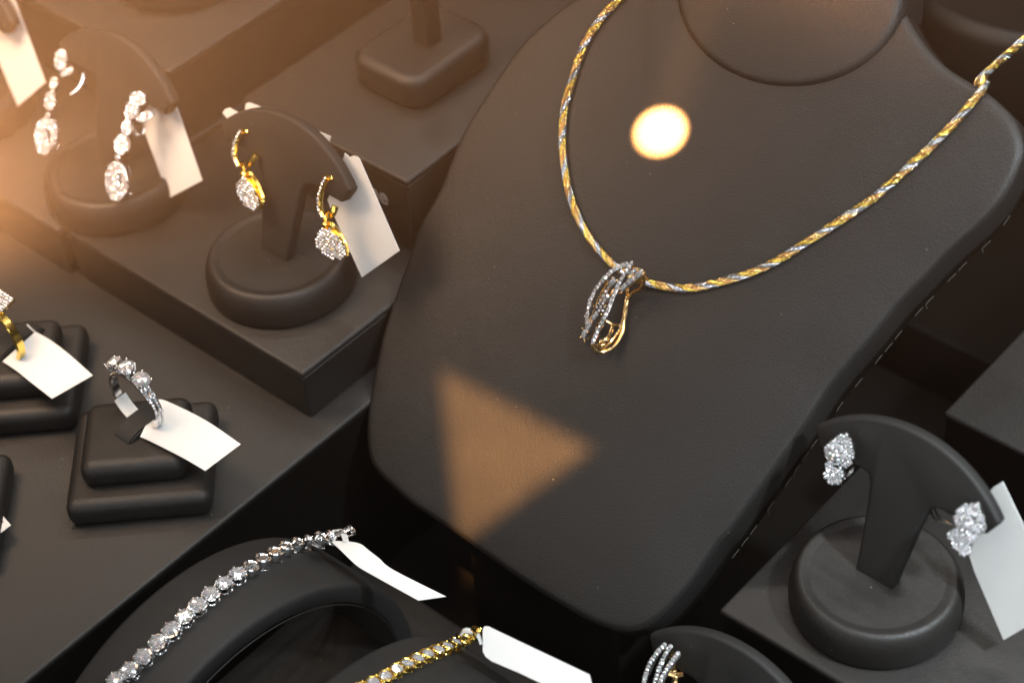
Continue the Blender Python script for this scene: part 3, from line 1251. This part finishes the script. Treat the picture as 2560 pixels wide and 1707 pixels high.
RC2 = at(0, 764, 0.0262)
ring2 = thing('gold_ring', 'yellow gold ring with a square diamond cluster at the left edge', 'ring', RC2 - 0.0095 * Z, 'rings standing on cushions')
m = MB()
m.add(*band(RC2, RR, 0.0026, 0.0014))
m.build('band', GOLD, ring2)
g, m = MB(), MB()
cq = at(14, 698, 0.0385)
qn = nrm(0.8 * V_ + 0.35 * Z + 0.2 * X_)
qt, qb, qn = frame_n(qn)
for i in range(-4, 1):
    for j in range(-1, 2):
        for (ex, ey) in ((-.5, -.5), (.5, -.5), (-.5, .5), (.5, .5)):
            p = cq + (i * .0017 + ex * .0008) * nrm(B) + (j * .0019 + ey * .0009) * np.cross(qn, nrm(B - qn * (B @ qn)))
            g.gem(p, nrm(qn + .2 * rng.normal(size=3)), .00042, 6, .4, .5)
yy = np.cross(qn, nrm(B - qn * (B @ qn)))
sl = [cq + sx * B + sy * yy - .0005 * qn for sx, sy in ((-.0078, -.0030), (.0010, -.0030), (.0010, .0030), (-.0078, .0030))]
m.slab(sl, qn, .0022, .0003)
g.build('diamond_cluster', PAVE, ring2, smooth=False)
m.build('cluster_plate', GOLD, ring2)

# ------------------------------------------------------------------ bracelet arches
AC, AZC, AR, AT = 0.187, -0.050, 0.0645, 0.0065


def arch_pt(a, rad, b):
    return wab(AC + rad * math.cos(a), b, AZC + rad * math.sin(a))


def make_arch(label, b0, b1, group):
    t = thing('bracelet_arch', label, 'bracelet stand', wab(AC, (b0 + b1) / 2, AZC), group)
    m = MB()
    vs_, fs_ = [], []
    n = 96
    sec = []
    for (rr, bb) in ((AR - AT, b0 + .0008), (AR - AT + .0008, b0), (AR - .0016, b0), (AR - .0005, b0 + .0005), (AR, b0 + .0017), (AR + .0004, (b0 + b1) / 2), (AR, b1 - .0017), (AR - .0005, b1 - .0005),
                     (AR - .0016, b1), (AR - AT + .0008, b1), (AR - AT, b1 - .0008)):
        sec.append((rr, bb))
    k_ = len(sec)
    for i in range(n + 1):
        a = math.pi * i / n
        for rr, bb in sec:
            vs_.append(arch_pt(a, rr, bb))
    for i in range(n):
        for k in range(k_):
            fs_.append((i * k_ + k, i * k_ + (k + 1) % k_, (i + 1) * k_ + (k + 1) % k_, (i + 1) * k_ + k))
    fs_ += [tuple(range(k_)), tuple(n * k_ + k for k in range(k_))[::-1]]
    m.add(vs_, fs_)
    m.build('arch_band', SUEDE, t, angle=50)
    m = MB()
    m.tube([arch_pt(a, AR - AT - .0002, b1 - .0001) for a in np.linspace(0.02, 3.12, 80)], .00022, 6)
    m.build('edge_piping', THREAD if False else LEATHER, t)
    return t


AG = 'black bracelet arches on the tray'
make_arch('black bracelet arch carrying the silver diamond bracelet', -0.330, -0.300, AG)
make_arch('black bracelet arch carrying the yellow gold bracelet', -0.271, -0.241, AG)


def on_arch(x, y, lift, b_mid):
    """first hit of the view ray with the arch's cylinder; beyond the ridge, on the vertical plane through the middle of the band"""
    d = ray(x, y)
    ca, cz = CAM @ A - AC, CAM[2] - AZC
    da, dz = d @ A, d[2]
    rr = AR + lift
    qa, qb, qc = da * da + dz * dz, 2 * (ca * da + cz * dz), ca * ca + cz * cz - rr * rr
    D_ = qb * qb - 4 * qa * qc
    if D_ > 0:
        w = CAM + d * ((-qb - math.sqrt(D_)) / (2 * qa))
        return w
    return onp(x, y, wab(0, b_mid), B)


def arch_n(w):
    a, z = w @ A - AC, w[2] - AZC
    return nrm(a * A + z * Z)


# --- silver bracelet
S1 = [(236, 1592), (266.7, 1563), (298, 1540), (329, 1509), (362.4, 1477), (393.6, 1447.5), (423.7, 1417), (454, 1391), (484, 1365.5), (514.7, 1341), (546, 1319.6)]
S2 = [(575, 1304), (602.6, 1286), (631, 1270.6), (657, 1258), (684, 1248), (711, 1241), (737, 1235.5), (763, 1230)]
allp = [on_arch(x, y, .0022, -.315) for x, y in S1 + S2]
br1 = thing('diamond_bracelet', 'silver tennis bracelet with round diamonds draped over the left arch', 'bracelet', allp[4])
LK = {}


def link_shapes(r):
    """settings with a stone, plain settings, all about the origin: z up, x along the bracelet"""
    m = MB()
    n = 24
    m.tube([np.array([r * .93 * math.cos(a), r * .93 * math.sin(a), .0004]) for a in np.linspace(0, 6.2832, n + 1)[:-1]], r * .13, 8, True)
    m.tube([np.array([r * .84 * math.cos(a), r * .84 * math.sin(a), -.0017]) for a in np.linspace(0, 6.2832, n + 1)[:-1]], r * .13, 8, True)
    for k in range(6):
        a = k * math.pi / 3 + .26
        c, s = math.cos(a), math.sin(a)
        m.tube([np.array([r * .84 * c, r * .84 * s, -.0017]), np.array([r * .93 * c, r * .93 * s, .0004]), np.array([r * .86 * c, r * .86 * s, .0012])], r * .13, 6)
        m.ball(np.array([r * .80 * c, r * .80 * s, .0013]), r * .13, 8)
    m.tube([np.array([-r * 1.15, 0, -.0012]), np.array([r * 1.15, 0, -.0012])], r * .2, 8)
    return m.mesh('setting', SILVER)


def stone_shape(r, name='diamond'):
    m = MB()
    m.gem((0, 0, .0008), (0, 0, 1), r * .86, 10, .33, .78, 0.2)
    return m.mesh(name, DIAMOND, smooth=False)


def plain_shape(r):
    m = MB()
    n = 24
    pf = [(r * .80, -.0018), (r * .92, -.0012), (r * .98, .0002), (r * .96, .0008), (r * .86, .0011), (r * .74, .0009), (r * .66, .0005), (r * .3, .0004), (r * .02, .0004)]
    m.lathe(pf, (0, 0, 0), (0, 0, 1), n)
    m.tube([np.array([-r * .62, 0, .0008]), np.array([r * .62, 0, .0008])], r * .10, 6)
    for sy in (-.28, .28):
        m.tube([np.array([-r * .55, sy * r, .0007]), np.array([r * .55, sy * r, .0007])], r * .05, 6)
    m.tube([np.array([r * .9 * math.cos(a), r * .9 * math.sin(a), -.0022]) for a in np.linspace(0, 6.2832, n + 1)[:-1]], r * .10, 6, True)
    return m.mesh('plain_link', SILVER)


def put(name, me, parent, p, t, n, root):
    n = nrm(n)
    x = nrm(t - n * (t @ n))
    y = np.cross(n, x)
    o = link_mesh(name, me, parent)
    mt = Matrix.Identity(4)
    off = ROOT[root.name]
    for i in range(3):
        mt[i][0], mt[i][1], mt[i][2], mt[i][3] = float(x[i]), float(y[i]), float(n[i]), float(p[i] - off[i])
    o.matrix_local = mt
    return o


LM, SM, PM = link_shapes(.00262), stone_shape(.00275), plain_shape(.00255)
for i, p in enumerate(allp):
    tg = allp[min(i + 1, len(allp) - 1)] - allp[max(i - 1, 0)]
    nn = nrm(arch_n(p) + .05 * rng.normal(size=3))
    if i < len(S1):
        sset = put('stone_setting', LM, br1, p, tg, nn, br1)
        s = link_mesh('diamond', SM, sset)
        s.rotation_euler = (random.uniform(-.08, .08), random.uniform(-.08, .08), random.uniform(0, 6))
    else:
        put('plain_link', PM, br1, p, tg, nn, br1)
cl = MB()
e_ = on_arch(763, 1230, .0022, -.315)
c0 = onp(788, 1223, e_ + .002 * A, nrm(A + Z))
c1_ = onp(803, 1217, e_ + .004 * A, nrm(A + Z))
cl.tube(spl([c0 - .0012 * B, c0 + .0008 * Z, c1_ + .0016 * Z, c1_ + .0022 * B, c1_ + .0012 * B - .0012 * Z, c0 + .0008 * B - .0012 * Z], 5), .00035, 8)
cl.tube(spl([c1_ + .001 * Z - .0008 * B, c1_ + .0022 * Z + .0006 * B, c1_ + .0010 * Z + .0024 * B, c1_ - .0004 * Z + .0010 * B], 5, True), .0003, 6, True)
cl.tube([e_, c0, c1_], .0008, 8)
cl.build('clasp', SILVER, br1)

# --- gold bracelet
G1 = [(825, 1583), (857, 1567.5), (886, 1553), (912, 1537), (936, 1524.5), (959.8, 1513), (983, 1502.5), (1006.6, 1493), (1027.7, 1485), (1047.7, 1477), (1062, 1467.5), (1075, 1459)]
gp = [on_arch(x, y, .0018, -.256) for x, y in G1]
br2 = thing('gold_bracelet', 'yellow gold tennis bracelet with small diamonds draped over the right arch', 'bracelet', gp[4])


def gold_link(r):
    m = MB()
    n = 20
    m.tube([np.array([r * math.cos(a) * (.92 if math.cos(a) > 0 else 1.0), r * math.sin(a), .0004]) for a in np.linspace(0, 6.2832, n + 1)[:-1]], r * .20, 8, True)
    m.tube([np.array([r * .8 * math.cos(a), r * .8 * math.sin(a), -.0016]) for a in np.linspace(0, 6.2832, n + 1)[:-1]], r * .17, 8, True)
    for k in range(4):
        a = k * math.pi / 2 + .785
        c, s = math.cos(a), math.sin(a)
        m.tube([np.array([r * .8 * c, r * .8 * s, -.0016]), np.array([r * c, r * s, .0004])], r * .17, 6)
    for sy in (-.75, .75):
        m.ball(np.array([r * 1.0, sy * r, .0004]), r * .30, 8)
    return m.mesh('stone_setting', GOLD)


GM, GS = gold_link(.00200), None
m = MB()
m.gem((0, 0, .0005), (0, 0, 1), .00172, 8, .33, .7, 0.1)
GS = m.mesh('diamond', DIAMOND, smooth=False)
for i, p in enumerate(gp):
    tg = gp[min(i + 1, len(gp) - 1)] - gp[max(i - 1, 0)]
    sset = put('stone_setting', GM, br2, p, tg, arch_n(p), br2)
    s = link_mesh('diamond', GS, sset)
    s.rotation_euler = (random.uniform(-.1, .1), random.uniform(-.1, .1), random.uniform(0, 6))
cl = MB()
g0 = gp[-1]
q1 = onp(1092, 1464, g0 + .001 * A, nrm(A + Z))
q2 = onp(1088, 1443, g0 + .005 * A, nrm(A + Z))
q3 = onp(1098, 1447, g0 + .006 * A, nrm(A + Z))
cl.tube([g0, q1], .0012, 10)
cl.tube([q1, q2 - .0010 * Z], .0005, 8)
cl.tube(spl([q2 - .0006 * B, q2, q3, q3 + .0005 * B], 4), [.0005] + [.0009] * 11 + [.0004], 10)
cl.build('clasp', GOLD, br2)

# ------------------------------------------------------------------ earrings
EG = 'diamond earrings on the stands'
# marquise earrings on the right-hand stand
EN = nrm(0.8 * V_ - 0.5 * X_ - 0.15 * SN)


def cA(x, y):
    return (1855.9 + .11136 * x, 955.5 + .11136 * y)


def cB(x, y):
    return (2076.4 + .16406 * x, 1084 + .16406 * y)


def clip_wire(pts3, r=.0005):
    m = MB()
    m.tube(spl(pts3, 6), r, 8)
    return m


p0 = spl_at(*cA(650, 760), F_R, .0075)
ear = thing('marquise_earring', 'marquise diamond earring on the upper end of the suede crescent', 'earring', p0, EG)
g, m = MB(), MB()
pave(g, m, [cA(*q) for q in [(800, 330), (640, 385), (480, 490), (370, 610), (325, 740), (335, 850), (420, 860), (420, 760), (470, 660), (560, 590), (650, 560), (690, 640), (760, 760), (790, 840), (740, 920),
                             (640, 1010), (650, 1090), (790, 1060), (890, 950), (945, 830), (950, 720), (920, 580), (850, 440)]], p0, EN, .00046)
g.build('marquise_border', PAVE, ear, smooth=False)
m.build('border_plate', SILVER, ear)
gm = MB()
cq = onp(*cA(560, 780), p0 + .0009 * EN, EN)
tq, bq, _n = frame_n(EN)
gm.gem(cq, EN, .0012, 8, .35, .7)
for k in range(7):
    a_ = k * 2 * math.pi / 7
    gm.gem(cq + .0019 * (math.cos(a_) * tq + math.sin(a_) * bq) - .0003 * EN, nrm(EN + .35 * (math.cos(a_) * tq + math.sin(a_) * bq)), .00078, 6, .4, .5)
gm.build('centre_stones', DIAMOND, ear, smooth=False)
g, m = MB(), MB()
cc = onp(*cA(565, 785), p0 + .0003 * EN, EN)
t_, b_, n_ = frame_n(EN)
rc = [cc + .0026 * (math.cos(a) * t_ + math.sin(a) * b_) for a in np.linspace(0, 6.2832, 25)]
row(g, m, rc, .0004, EN)
g.build('centre_halo', PAVE, ear, smooth=False)
g, m = MB(), MB()
pave(g, m, [cA(*q) for q in [(350, 960), (345, 1110), (310, 1180), (330, 1290), (400, 1370), (480, 1415), (690, 1405), (690, 1300), (750, 1180), (720, 1130), (560, 1080), (520, 1000), (430, 930)]], p0 + .0004 * EN, EN, .00046)
g.build('lower_lobe', PAVE, ear, smooth=False)
m.build('lobe_plate', SILVER, ear)
m = MB()
for dx in (0, 60):
    m.tube(spl([onp(*cA(740 + dx, 1300 - dx), p0 - .003 * EN, EN), onp(*cA(820 + dx, 1210 - dx * .6), p0 - .0045 * EN, EN), onp(*cA(930, 1060), p0 - .006 * EN, EN), onp(*cA(990, 960), p0 - .009 * EN, EN)], 5), .00035, 8)
m.build('clip_wire', SILVER, ear)

p1 = spl_at(*cB(880, 780), F_R, .0075)
ear = thing('marquise_earring', 'marquise diamond earring hanging before the tip of the crescent beside its tag', 'earring', p1, EG)
g, m = MB(), MB()
pave(g, m, [cB(*q) for q in [(1030, 415), (860, 448), (740, 530), (680, 640), (690, 740), (770, 740), (800, 650), (880, 590), (960, 590), (990, 680), (980, 760), (1000, 820), (1010, 930), (1070, 890), (1120, 800), (1115, 650), (1065, 530)]], p1, EN, .00046)
g.build('marquise_border', PAVE, ear, smooth=False)
m.build('border_plate', SILVER, ear)
gm = MB()
cq = onp(*cB(855, 745), p1 + .0009 * EN, EN)
tq, bq, _n = frame_n(EN)
gm.gem(cq, EN, .0012, 8, .35, .7)
for k in range(7):
    a_ = k * 2 * math.pi / 7
    gm.gem(cq + .0019 * (math.cos(a_) * tq + math.sin(a_) * bq) - .0003 * EN, nrm(EN + .35 * (math.cos(a_) * tq + math.sin(a_) * bq)), .00078, 6, .4, .5)
gm.build('centre_stones', DIAMOND, ear, smooth=False)
g, m = MB(), MB()
cc = onp(*cB(855, 745), p1 + .0003 * EN, EN)
row(g, m, [cc + .0024 * (math.cos(a) * t_ + math.sin(a) * b_) for a in np.linspace(0, 6.2832, 25)], .0004, EN)
g.build('centre_halo', PAVE, ear, smooth=False)
g, m = MB(), MB()
pave(g, m, [cB(*q) for q in [(690, 790), (620, 870), (635, 970), (680, 1060), (760, 1120), (840, 1185), (910, 1165), (915, 1060), (985, 960), (980, 850), (900, 830), (800, 860)]], p1 + .0004 * EN, EN, .00046)
g.build('lower_lobe', PAVE, ear, smooth=False)
m.build('lobe_plate', SILVER, ear)
m = MB()
for dx, dy in ((0, 0), (-50, 40)):
    m.tube(spl([onp(*cB(700, 750), p1 - .002 * EN, EN), onp(*cB(600 + dx * .4, 690 + dy * .5), p1 - .004 * EN, EN), onp(*cB(480 + dx, 610 + dy), p1 - .007 * EN, EN), onp(*cB(430 + dx, 500 + dy), p1 - .010 * EN, EN)], 6), .0004, 8)
m.build('clip_wire', SILVER, ear)


# banded earring at the bottom edge
def cC(x, y):
    return (1470 + .2734 * x, 1194.4 + .2734 * y)


p2 = spl_at(*cC(180, 1200), F_B, .0075)
ear = thing('banded_earring', 'earring of three diamond bars over rose gold at the bottom edge', 'earring', p2, EG)
EN2 = nrm(0.8 * V_ - 0.45 * X_)
for pts, hh in (([(25, 1500), (30, 1368), (65, 1240), (130, 1125), (205, 1045)], .0008), ([(110, 1480), (130, 1340), (180, 1190), (225, 1100), (255, 1060)], 0), ([(130, 1480), (165, 1360), (235, 1230), (318, 1118)], .001)):
    g, m = MB(), MB()
    pts3 = spl([onp(*cC(*q), p2 + hh * EN2, EN2) for q in pts], 6)
    row(g, m, pts3, .00070, EN2, 1.7)
    b1_ = MB()
    g.build('diamond_bar', PAVE, ear, smooth=False)
    m.tube([q - .0011 * EN2 for q in pts3], .0009, 8)
    m.build('bar_rail', SILVER, ear)
m = MB()
m.tube(spl([onp(*cC(210, 1060), p2 - .001 * EN2, EN2), onp(*cC(270, 1130), p2 - .003 * EN2, EN2), onp(*cC(280, 1250), p2 - .005 * EN2, EN2), onp(*cC(300, 1340), p2 - .005 * EN2, EN2), onp(*cC(250, 1460), p2 - .004 * EN2, EN2)], 6), .0011, 10)
m.tube(spl([onp(*cC(240, 1280), p2 - .004 * EN2, EN2), onp(*cC(300, 1300), p2 - .005 * EN2, EN2), onp(*cC(360, 1290), p2 - .006 * EN2, EN2)], 5), .0009, 8)
m.build('gold_back', ROSE, ear)


# gold drop earrings, middle stand
def cD(x, y):
    return (404.3 + .30475 * x, 220.5 + .30475 * y)


def gold_drop(label, hoop, inner, conn, disc, rim, pan, hoopback):
    p = spl_at(*cD(*pan), F_M, .0065)
    e = thing('gold_drop_earring', label, 'earring', p, EG)
    dn = nrm(0.8 * V_ - 0.55 * X_)
    hn = nrm(0.75 * V_ - 0.66 * X_)
    g, m = MB(), MB()
    hp = spl([onp(*cD(*q), p, hn) for q in hoop], 6)
    row(g, m, hp, .00060, hn, 1.9)
    g.build('hoop_diamonds', PAVE, e, smooth=False)
    ip = spl([onp(*cD(*q), p - .001 * hn, hn) for q in inner], 6)
    m.tube([.65 * hp[int(k)] + .35 * (hp[int(k)] - .0016 * hn) + .0004 * B for k in np.linspace(0, len(hp) - 1, 20)], .0008, 8)
    m.tube(ip, .00075, 8)
    m.tube(spl([onp(*cD(*q), p - .002 * hn, hn) for q in hoopback], 5), .0008, 8, flat=1.6)
    m.build('gold_hoop', GOLD, e)
    m = MB()
    cs = [onp(*cD(*q), p, hn) for q in conn]
    for i in range(len(cs) - 1):
        mid = .5 * (cs[i] + cs[i + 1])
        rr = .5 * np.linalg.norm(cs[i + 1] - cs[i])
        ax = B if i % 2 else -SN
        m.tube([mid + rr * (math.cos(a) * nrm(cs[i + 1] - cs[i]) + .7 * math.sin(a) * ax) for a in np.linspace(0, 6.2832, 15)[:-1]], .00032, 6, True)
    m.build('connector', GOLD, e)
    g, m = MB(), MB()
    pave(g, m, [cD(*q) for q in disc], p + .001 * dn, dn, .00052, plate=False)
    m.build('grain_setting', SILVER, e)
    g.build('pave_disc', PAVE, e, smooth=False)
    m = MB()
    D3_ = [onp(*cD(*q), p + .0007 * dn, dn) for q in disc]
    m.slab(D3_, dn, .0022, .0005)
    rp = [onp(*cD(*q), p - .0016 * dn, dn) for q in rim]
    m.tube(spl(rp, 5), .0010, 8, flat=1.5)
    for q in resample(rp, .0016):
        m.ball(q, .0009, 8)
    m.build('gold_basket', GOLD, e)
    return e


gold_drop('yellow gold drop earring with pave disc on the left half of its stand',
          [(480, 270), (450, 320), (432, 390), (430, 450), (445, 500), (462, 525)], [(475, 262), (520, 268), (535, 285)], [(520, 530), (508, 565), (518, 600)],
          [(490, 612), (455, 650), (448, 700), (470, 765), (510, 815), (560, 852), (610, 858), (630, 825), (612, 760), (575, 690), (535, 630)],
          [(500, 600), (550, 600), (590, 640), (620, 700), (645, 770), (640, 810)], (520, 600), [(475, 520), (530, 525), (570, 495), (605, 440)])
gold_drop('yellow gold drop earring with pave disc partly covered by the white tag',
          [(1122, 620), (1095, 680), (1072, 760), (1070, 830), (1082, 880), (1102, 905)], [(1125, 612), (1160, 618), (1175, 635)], [(1135, 905), (1122, 940), (1130, 975)],
          [(1100, 995), (1060, 1035), (1045, 1090), (1065, 1150), (1110, 1195), (1170, 1225), (1235, 1230), (1275, 1205), (1262, 1130), (1220, 1060), (1160, 1010)],
          [(1120, 980), (1170, 985), (1220, 1040), (1262, 1115), (1280, 1185)], (1150, 980), [(1112, 895), (1150, 905), (1185, 875), (1200, 830)])


# long diamond drops, left stand
def cE(x, y):
    return (55.1 + .2519 * x, 82.7 + .2519 * y)


def ell(cx, cy, rx, ry, rot=0.0, n=20):
    out = []
    for k in range(n):
        a = 2 * math.pi * k / n
        x, y = rx * math.cos(a), ry * math.sin(a)
        out.append((cx + x * math.cos(rot) - y * math.sin(rot), cy + x * math.sin(rot) + y * math.cos(rot)))
    return out


def long_drop(label, lobes, leaf, l1, l2, sm, drop, hole, wire, pan):
    p = spl_at(*cE(*pan), F_L, .0070)
    e = thing('long_drop_earring', label, 'earring', p, EG)
    dn = nrm(0.85 * V_ - 0.4 * X_)
    for nm, shp, hs in (('top_cluster', lobes, ()), ('leaf', [leaf], ()), ('upper_link', [l1], ()), ('lower_link', [l2], ()), ('teardrop', [drop], (hole,))):
        g, m = MB(), MB()
        for s in shp:
            pave(g, m, [cE(*q) for q in s], p, dn, .00048, [[cE(*q) for q in h] for h in hs])
        pm = m.build(nm, SILVER, e)
        g.build('pave_stones', PAVE, pm, root=e, smooth=False)
    g = MB()
    g.gem(onp(*cE(*sm), p + .0004 * dn, dn), dn, .0010, 8)
    g.build('joint_stone', DIAMOND, e, smooth=False)
    m = MB()
    m.tube(spl([onp(*cE(*q), p - .003 * dn, dn) for q in wire], 5), .00055, 8)
    bx = drop[0][0]
    m.tube([onp(*cE(drop[5][0] + 100, drop[15][1] + 20), p - .003 * dn, dn), onp(*cE(drop[5][0] + 130, drop[15][1] + 120), p - .003 * dn, dn)], .0004, 6)
    m.ball(onp(*cE(drop[0][0] + 30, drop[5][1] - 60), p - .002 * dn, dn), .0007, 8)
    m.build('back_wires', SILVER, e)
    return e


long_drop('long silver diamond drop earring on the far side of its stand', [ell(330, 215, 58, 100, .15)], ell(385, 330, 68, 30, -.55), ell(266, 432, 34, 58, .1), ell(235, 590, 48, 88, .18), (214, 728),
          ell(193, 915, 92, 168, .05), ell(222, 905, 21, 74, .02), [(545, 345), (530, 430), (480, 500), (430, 532)], (300, 400))
long_drop('long silver diamond drop earring in front of its white tag', [ell(1035, 570, 68, 62), ell(975, 670, 52, 95, .25)], ell(1095, 735, 78, 38, -.45), ell(930, 835, 42, 68, .1), ell(882, 990, 60, 92, .12), (850, 1108),
          ell(842, 1325, 98, 178, -.05), ell(870, 1310, 20, 84, -.1), [(1000, 850), (1030, 900), (1080, 890), (1095, 850)], (980, 780))

# ------------------------------------------------------------------ price tags
TG = 'blank white price tags'


def tag(label, poly, p, n, th=0.00025, extra=None):
    P3 = [onp(x, y, p, n) for x, y in poly]
    c = sum(P3) / len(P3)
    t = thing('price_tag', label, 'price tag', c, TG)
    m = MB()
    m.slab(P3, n, th)
    m.build('card', PAPER, t, smooth=False)
    return t


def behind(F, off=0.0045):
    return F + off * SN, -SN


p, n = behind(F_M, .0048)
n = nrm(n + .15 * Z)
tag('white price tag hanging behind the gold drop earring stand, beside the lettering', [(792, 352), (802, 361), (811, 358), (820, 360), (826, 366), (830, 376), (917, 576), (831, 637), (760, 480), (752, 459), (770, 420)], F_M + .0052 * SN, -SN)
tag('white price tag lying behind the top of the gold earring crescent', [(563, 248), (564, 240), (570, 236), (578, 238), (759, 314), (752, 345), (700, 330), (562, 275)], F_M + .0100 * SN, -SN)
tag('small white tag end poking out past the gold earring crescent', [(511, 260), (516, 252), (526, 248), (563, 268), (565, 290), (533, 285)], F_M + .0045 * SN, -SN)
tag('white price tag hanging behind the long silver drop earrings', [(345, 200), (360, 190), (370, 187), (380, 188), (388, 196), (464, 415), (388, 455), (331, 300), (328, 282), (340, 240)], F_L + .0052 * SN, -SN)
tag('white price tag at the left edge of the frame, highest of all', [(12, -10), (26, -12), (36, 8), (104, 190), (41, 244), (-12, 120), (-12, 66), (30, 50)], F_E + .0052 * SN, -SN)
tag('white price tag behind the marquise earring stand', [(2276, 1125), (2284, 1117), (2303, 1106), (2352, 1208), (2425, 1400), (2305, 1469), (2238, 1312), (2226, 1274), (2262, 1190)], F_R + .0060 * SN, -SN)

# curved tags of the rings
zt = 0.0192


def L3(pts, zs):
    return [at(x, y, z) for (x, y), z in zip(pts, zs)]


t = thing('price_tag', 'white curved price tag tied to the three stone silver ring', 'price tag', at(430, 1000, .02), TG)
m = ribbon(L3([(322, 1003), (345, 1013), (420, 1051), (471.5, 1081)], (.0200, .0198, .0200, .0180)), L3([(362, 919), (382, 921), (470, 964), (553, 1020)], (.0205, .0203, .0205, .0185)))
m.build('card', PAPER, t, angle=60)
m = MB()
m.add([], [])
m = ribbon([RC + 0.0092 * (math.cos(a) * B + math.sin(a) * Z) - .0022 * A for a in (R(205), R(220), R(236), R(250))], [RC + 0.0092 * (math.cos(a) * B + math.sin(a) * Z) + .0022 * A for a in (R(205), R(220), R(236), R(250))])
m.build('loop', PAPER, t, angle=60)
t = thing('price_tag', 'white price tag with a torn corner tied to the yellow gold ring', 'price tag', at(100, 840, .02), TG)
m = ribbon(L3([(6, 830), (40, 853), (75, 881), (119.5, 915.5)], (.0200, .0202, .0200, .0185)), L3([(82, 762), (118, 783), (160, 815), (213, 862)], (.0205, .0206, .0204, .0190)))
m.build('card', PAPER, t, angle=60)
m = MB()
m.tube([at(84, 766, .0205), at(74, 757, .0208), at(63, 746, .0210)], .00022, 6)
m.build('string', PAPER, t)
# barcode tag at the left edge
t = thing('price_tag', 'white price tag with a printed barcode at the left edge', 'price tag', at(-8, 1190, .006), TG)
P3 = [at(x, y, .006) for x, y in [(-38, 1132), (25, 1205), (-18, 1237), (-80, 1160)]]
m = MB()
m.slab(P3, Z, .00025)
m.build('card', PAPER, t, smooth=False)
m = MB()
u_ = P3[1] - P3[0]
v_ = P3[3] - P3[0]
for k in range(16):
    s0 = 0.42 + k * 0.028
    w_ = 0.010 + 0.008 * ((k * 7) % 3)
    for (v0, v1) in ((.16, .36), (.42, .56)):
        q = [P3[0] + u_ * a_ + v_ * b_ + .00008 * Z for a_, b_ in ((s0, v0), (s0 + w_, v0), (s0 + w_, v1), (s0, v1))]
        m.slab(q, Z, .00006)
m.build('barcode', INK, t, smooth=False)

# bracelet tags
e_ = allp[-1]
tn = nrm(A + 1.4 * Z)
t = thing('price_tag', 'long curved white tag tied to the end of the silver bracelet', 'price tag', onp(860, 1290, e_, Z), TG)


def zz(pts, zs):
    return [at(x, y, e_[2] + z) for (x, y), z in zip(pts, zs)]


m = ribbon(zz([(759, 1242), (781, 1262), (801, 1281.6), (823, 1301), (855, 1320), (961, 1378.6)], (0, .001, .001, 0, -.001, -.003)),
           zz([(800, 1243), (828, 1249), (848, 1264), (871, 1281.6), (904, 1308.5), (1025, 1369.6)], (.001, .002, .002, .001, -.0005, -.003)))
m.build('card', PAPER, t, angle=60)
m = ribbon([onp(x, y, e_ + (k - 1) * .0008 * Z, tn) for k, (x, y) in enumerate([(757, 1221), (770, 1217), (782, 1226), (788, 1242)])], [onp(x, y, e_ + (k - 1) * .0008 * Z, tn) for k, (x, y) in enumerate([(770, 1222), (783, 1215), (796, 1226), (801, 1243)])])
m.build('loop', PAPER, t, angle=60)
t = thing('price_tag', 'wide white tag tied to the end of the yellow gold bracelet', 'price tag', onp(1180, 1490, gp[-1], Z), TG)
hz = gp[-1]
P3 = [onp(x, y, hz, nrm(-.45 * A + Z)) for x, y in [(1108.6, 1450), (1110, 1441), (1114, 1437), (1122, 1437.5), (1194, 1472), (1354, 1548), (1362, 1580), (1330, 1610), (1194, 1545), (1130, 1518), (1116, 1508), (1109, 1496)]]
m = MB()
m.slab(P3, nrm(-.45 * A + Z), .00025)
m.build('card', PAPER, t, smooth=False)
m = ribbon([onp(x, y, hz + h * Z, tn) for (x, y), h in zip([(1058, 1459), (1066, 1453), (1084, 1456), (1097, 1464), (1103, 1480)], (.0005, .0016, .002, .0016, 0))],
           [onp(x, y, hz + h * Z, tn) for (x, y), h in zip([(1059, 1449), (1070, 1442), (1088, 1446), (1101, 1455), (1108, 1478)], (.0005, .0016, .002, .0016, 0))])
m.build('loop', PAPER, t, angle=60)

# ------------------------------------------------------------------ haze added to show the warm veil
mb = MB()
mb.rbox(np.array([-3.0, -2.0, -1.1]), X, Y, Z, 6.0, 6.0, 1.62, 0)
hz_ = mb.build('haze', PAPER, smooth=False)
hz_['kind'] = 'stuff'
m_ = bpy.data.materials.new('veil_haze')
m_.use_nodes = True
N_, L_ = m_.node_tree.nodes, m_.node_tree.links
N_.remove(N_['Principled BSDF'])
pv = N_.new('ShaderNodeVolumePrincipled')
pv.inputs['Color'].default_value = (0.95, 0.9, 0.86, 1)
pv.inputs['Density'].default_value = 0.004
L_.new(pv.outputs[0], N_['Material Output'].inputs['Volume'])
hz_.data.materials.clear()
hz_.data.materials.append(m_)

# ------------------------------------------------------------------ render settings
SC.render.engine = 'CYCLES'
cy = SC.cycles
cy.max_bounces = 12
cy.transmission_bounces = 10
cy.glossy_bounces = 6
cy.diffuse_bounces = 3
cy.caustics_reflective = False
cy.caustics_refractive = False
cy.sample_clamp_indirect = 6
cy.use_denoising = True
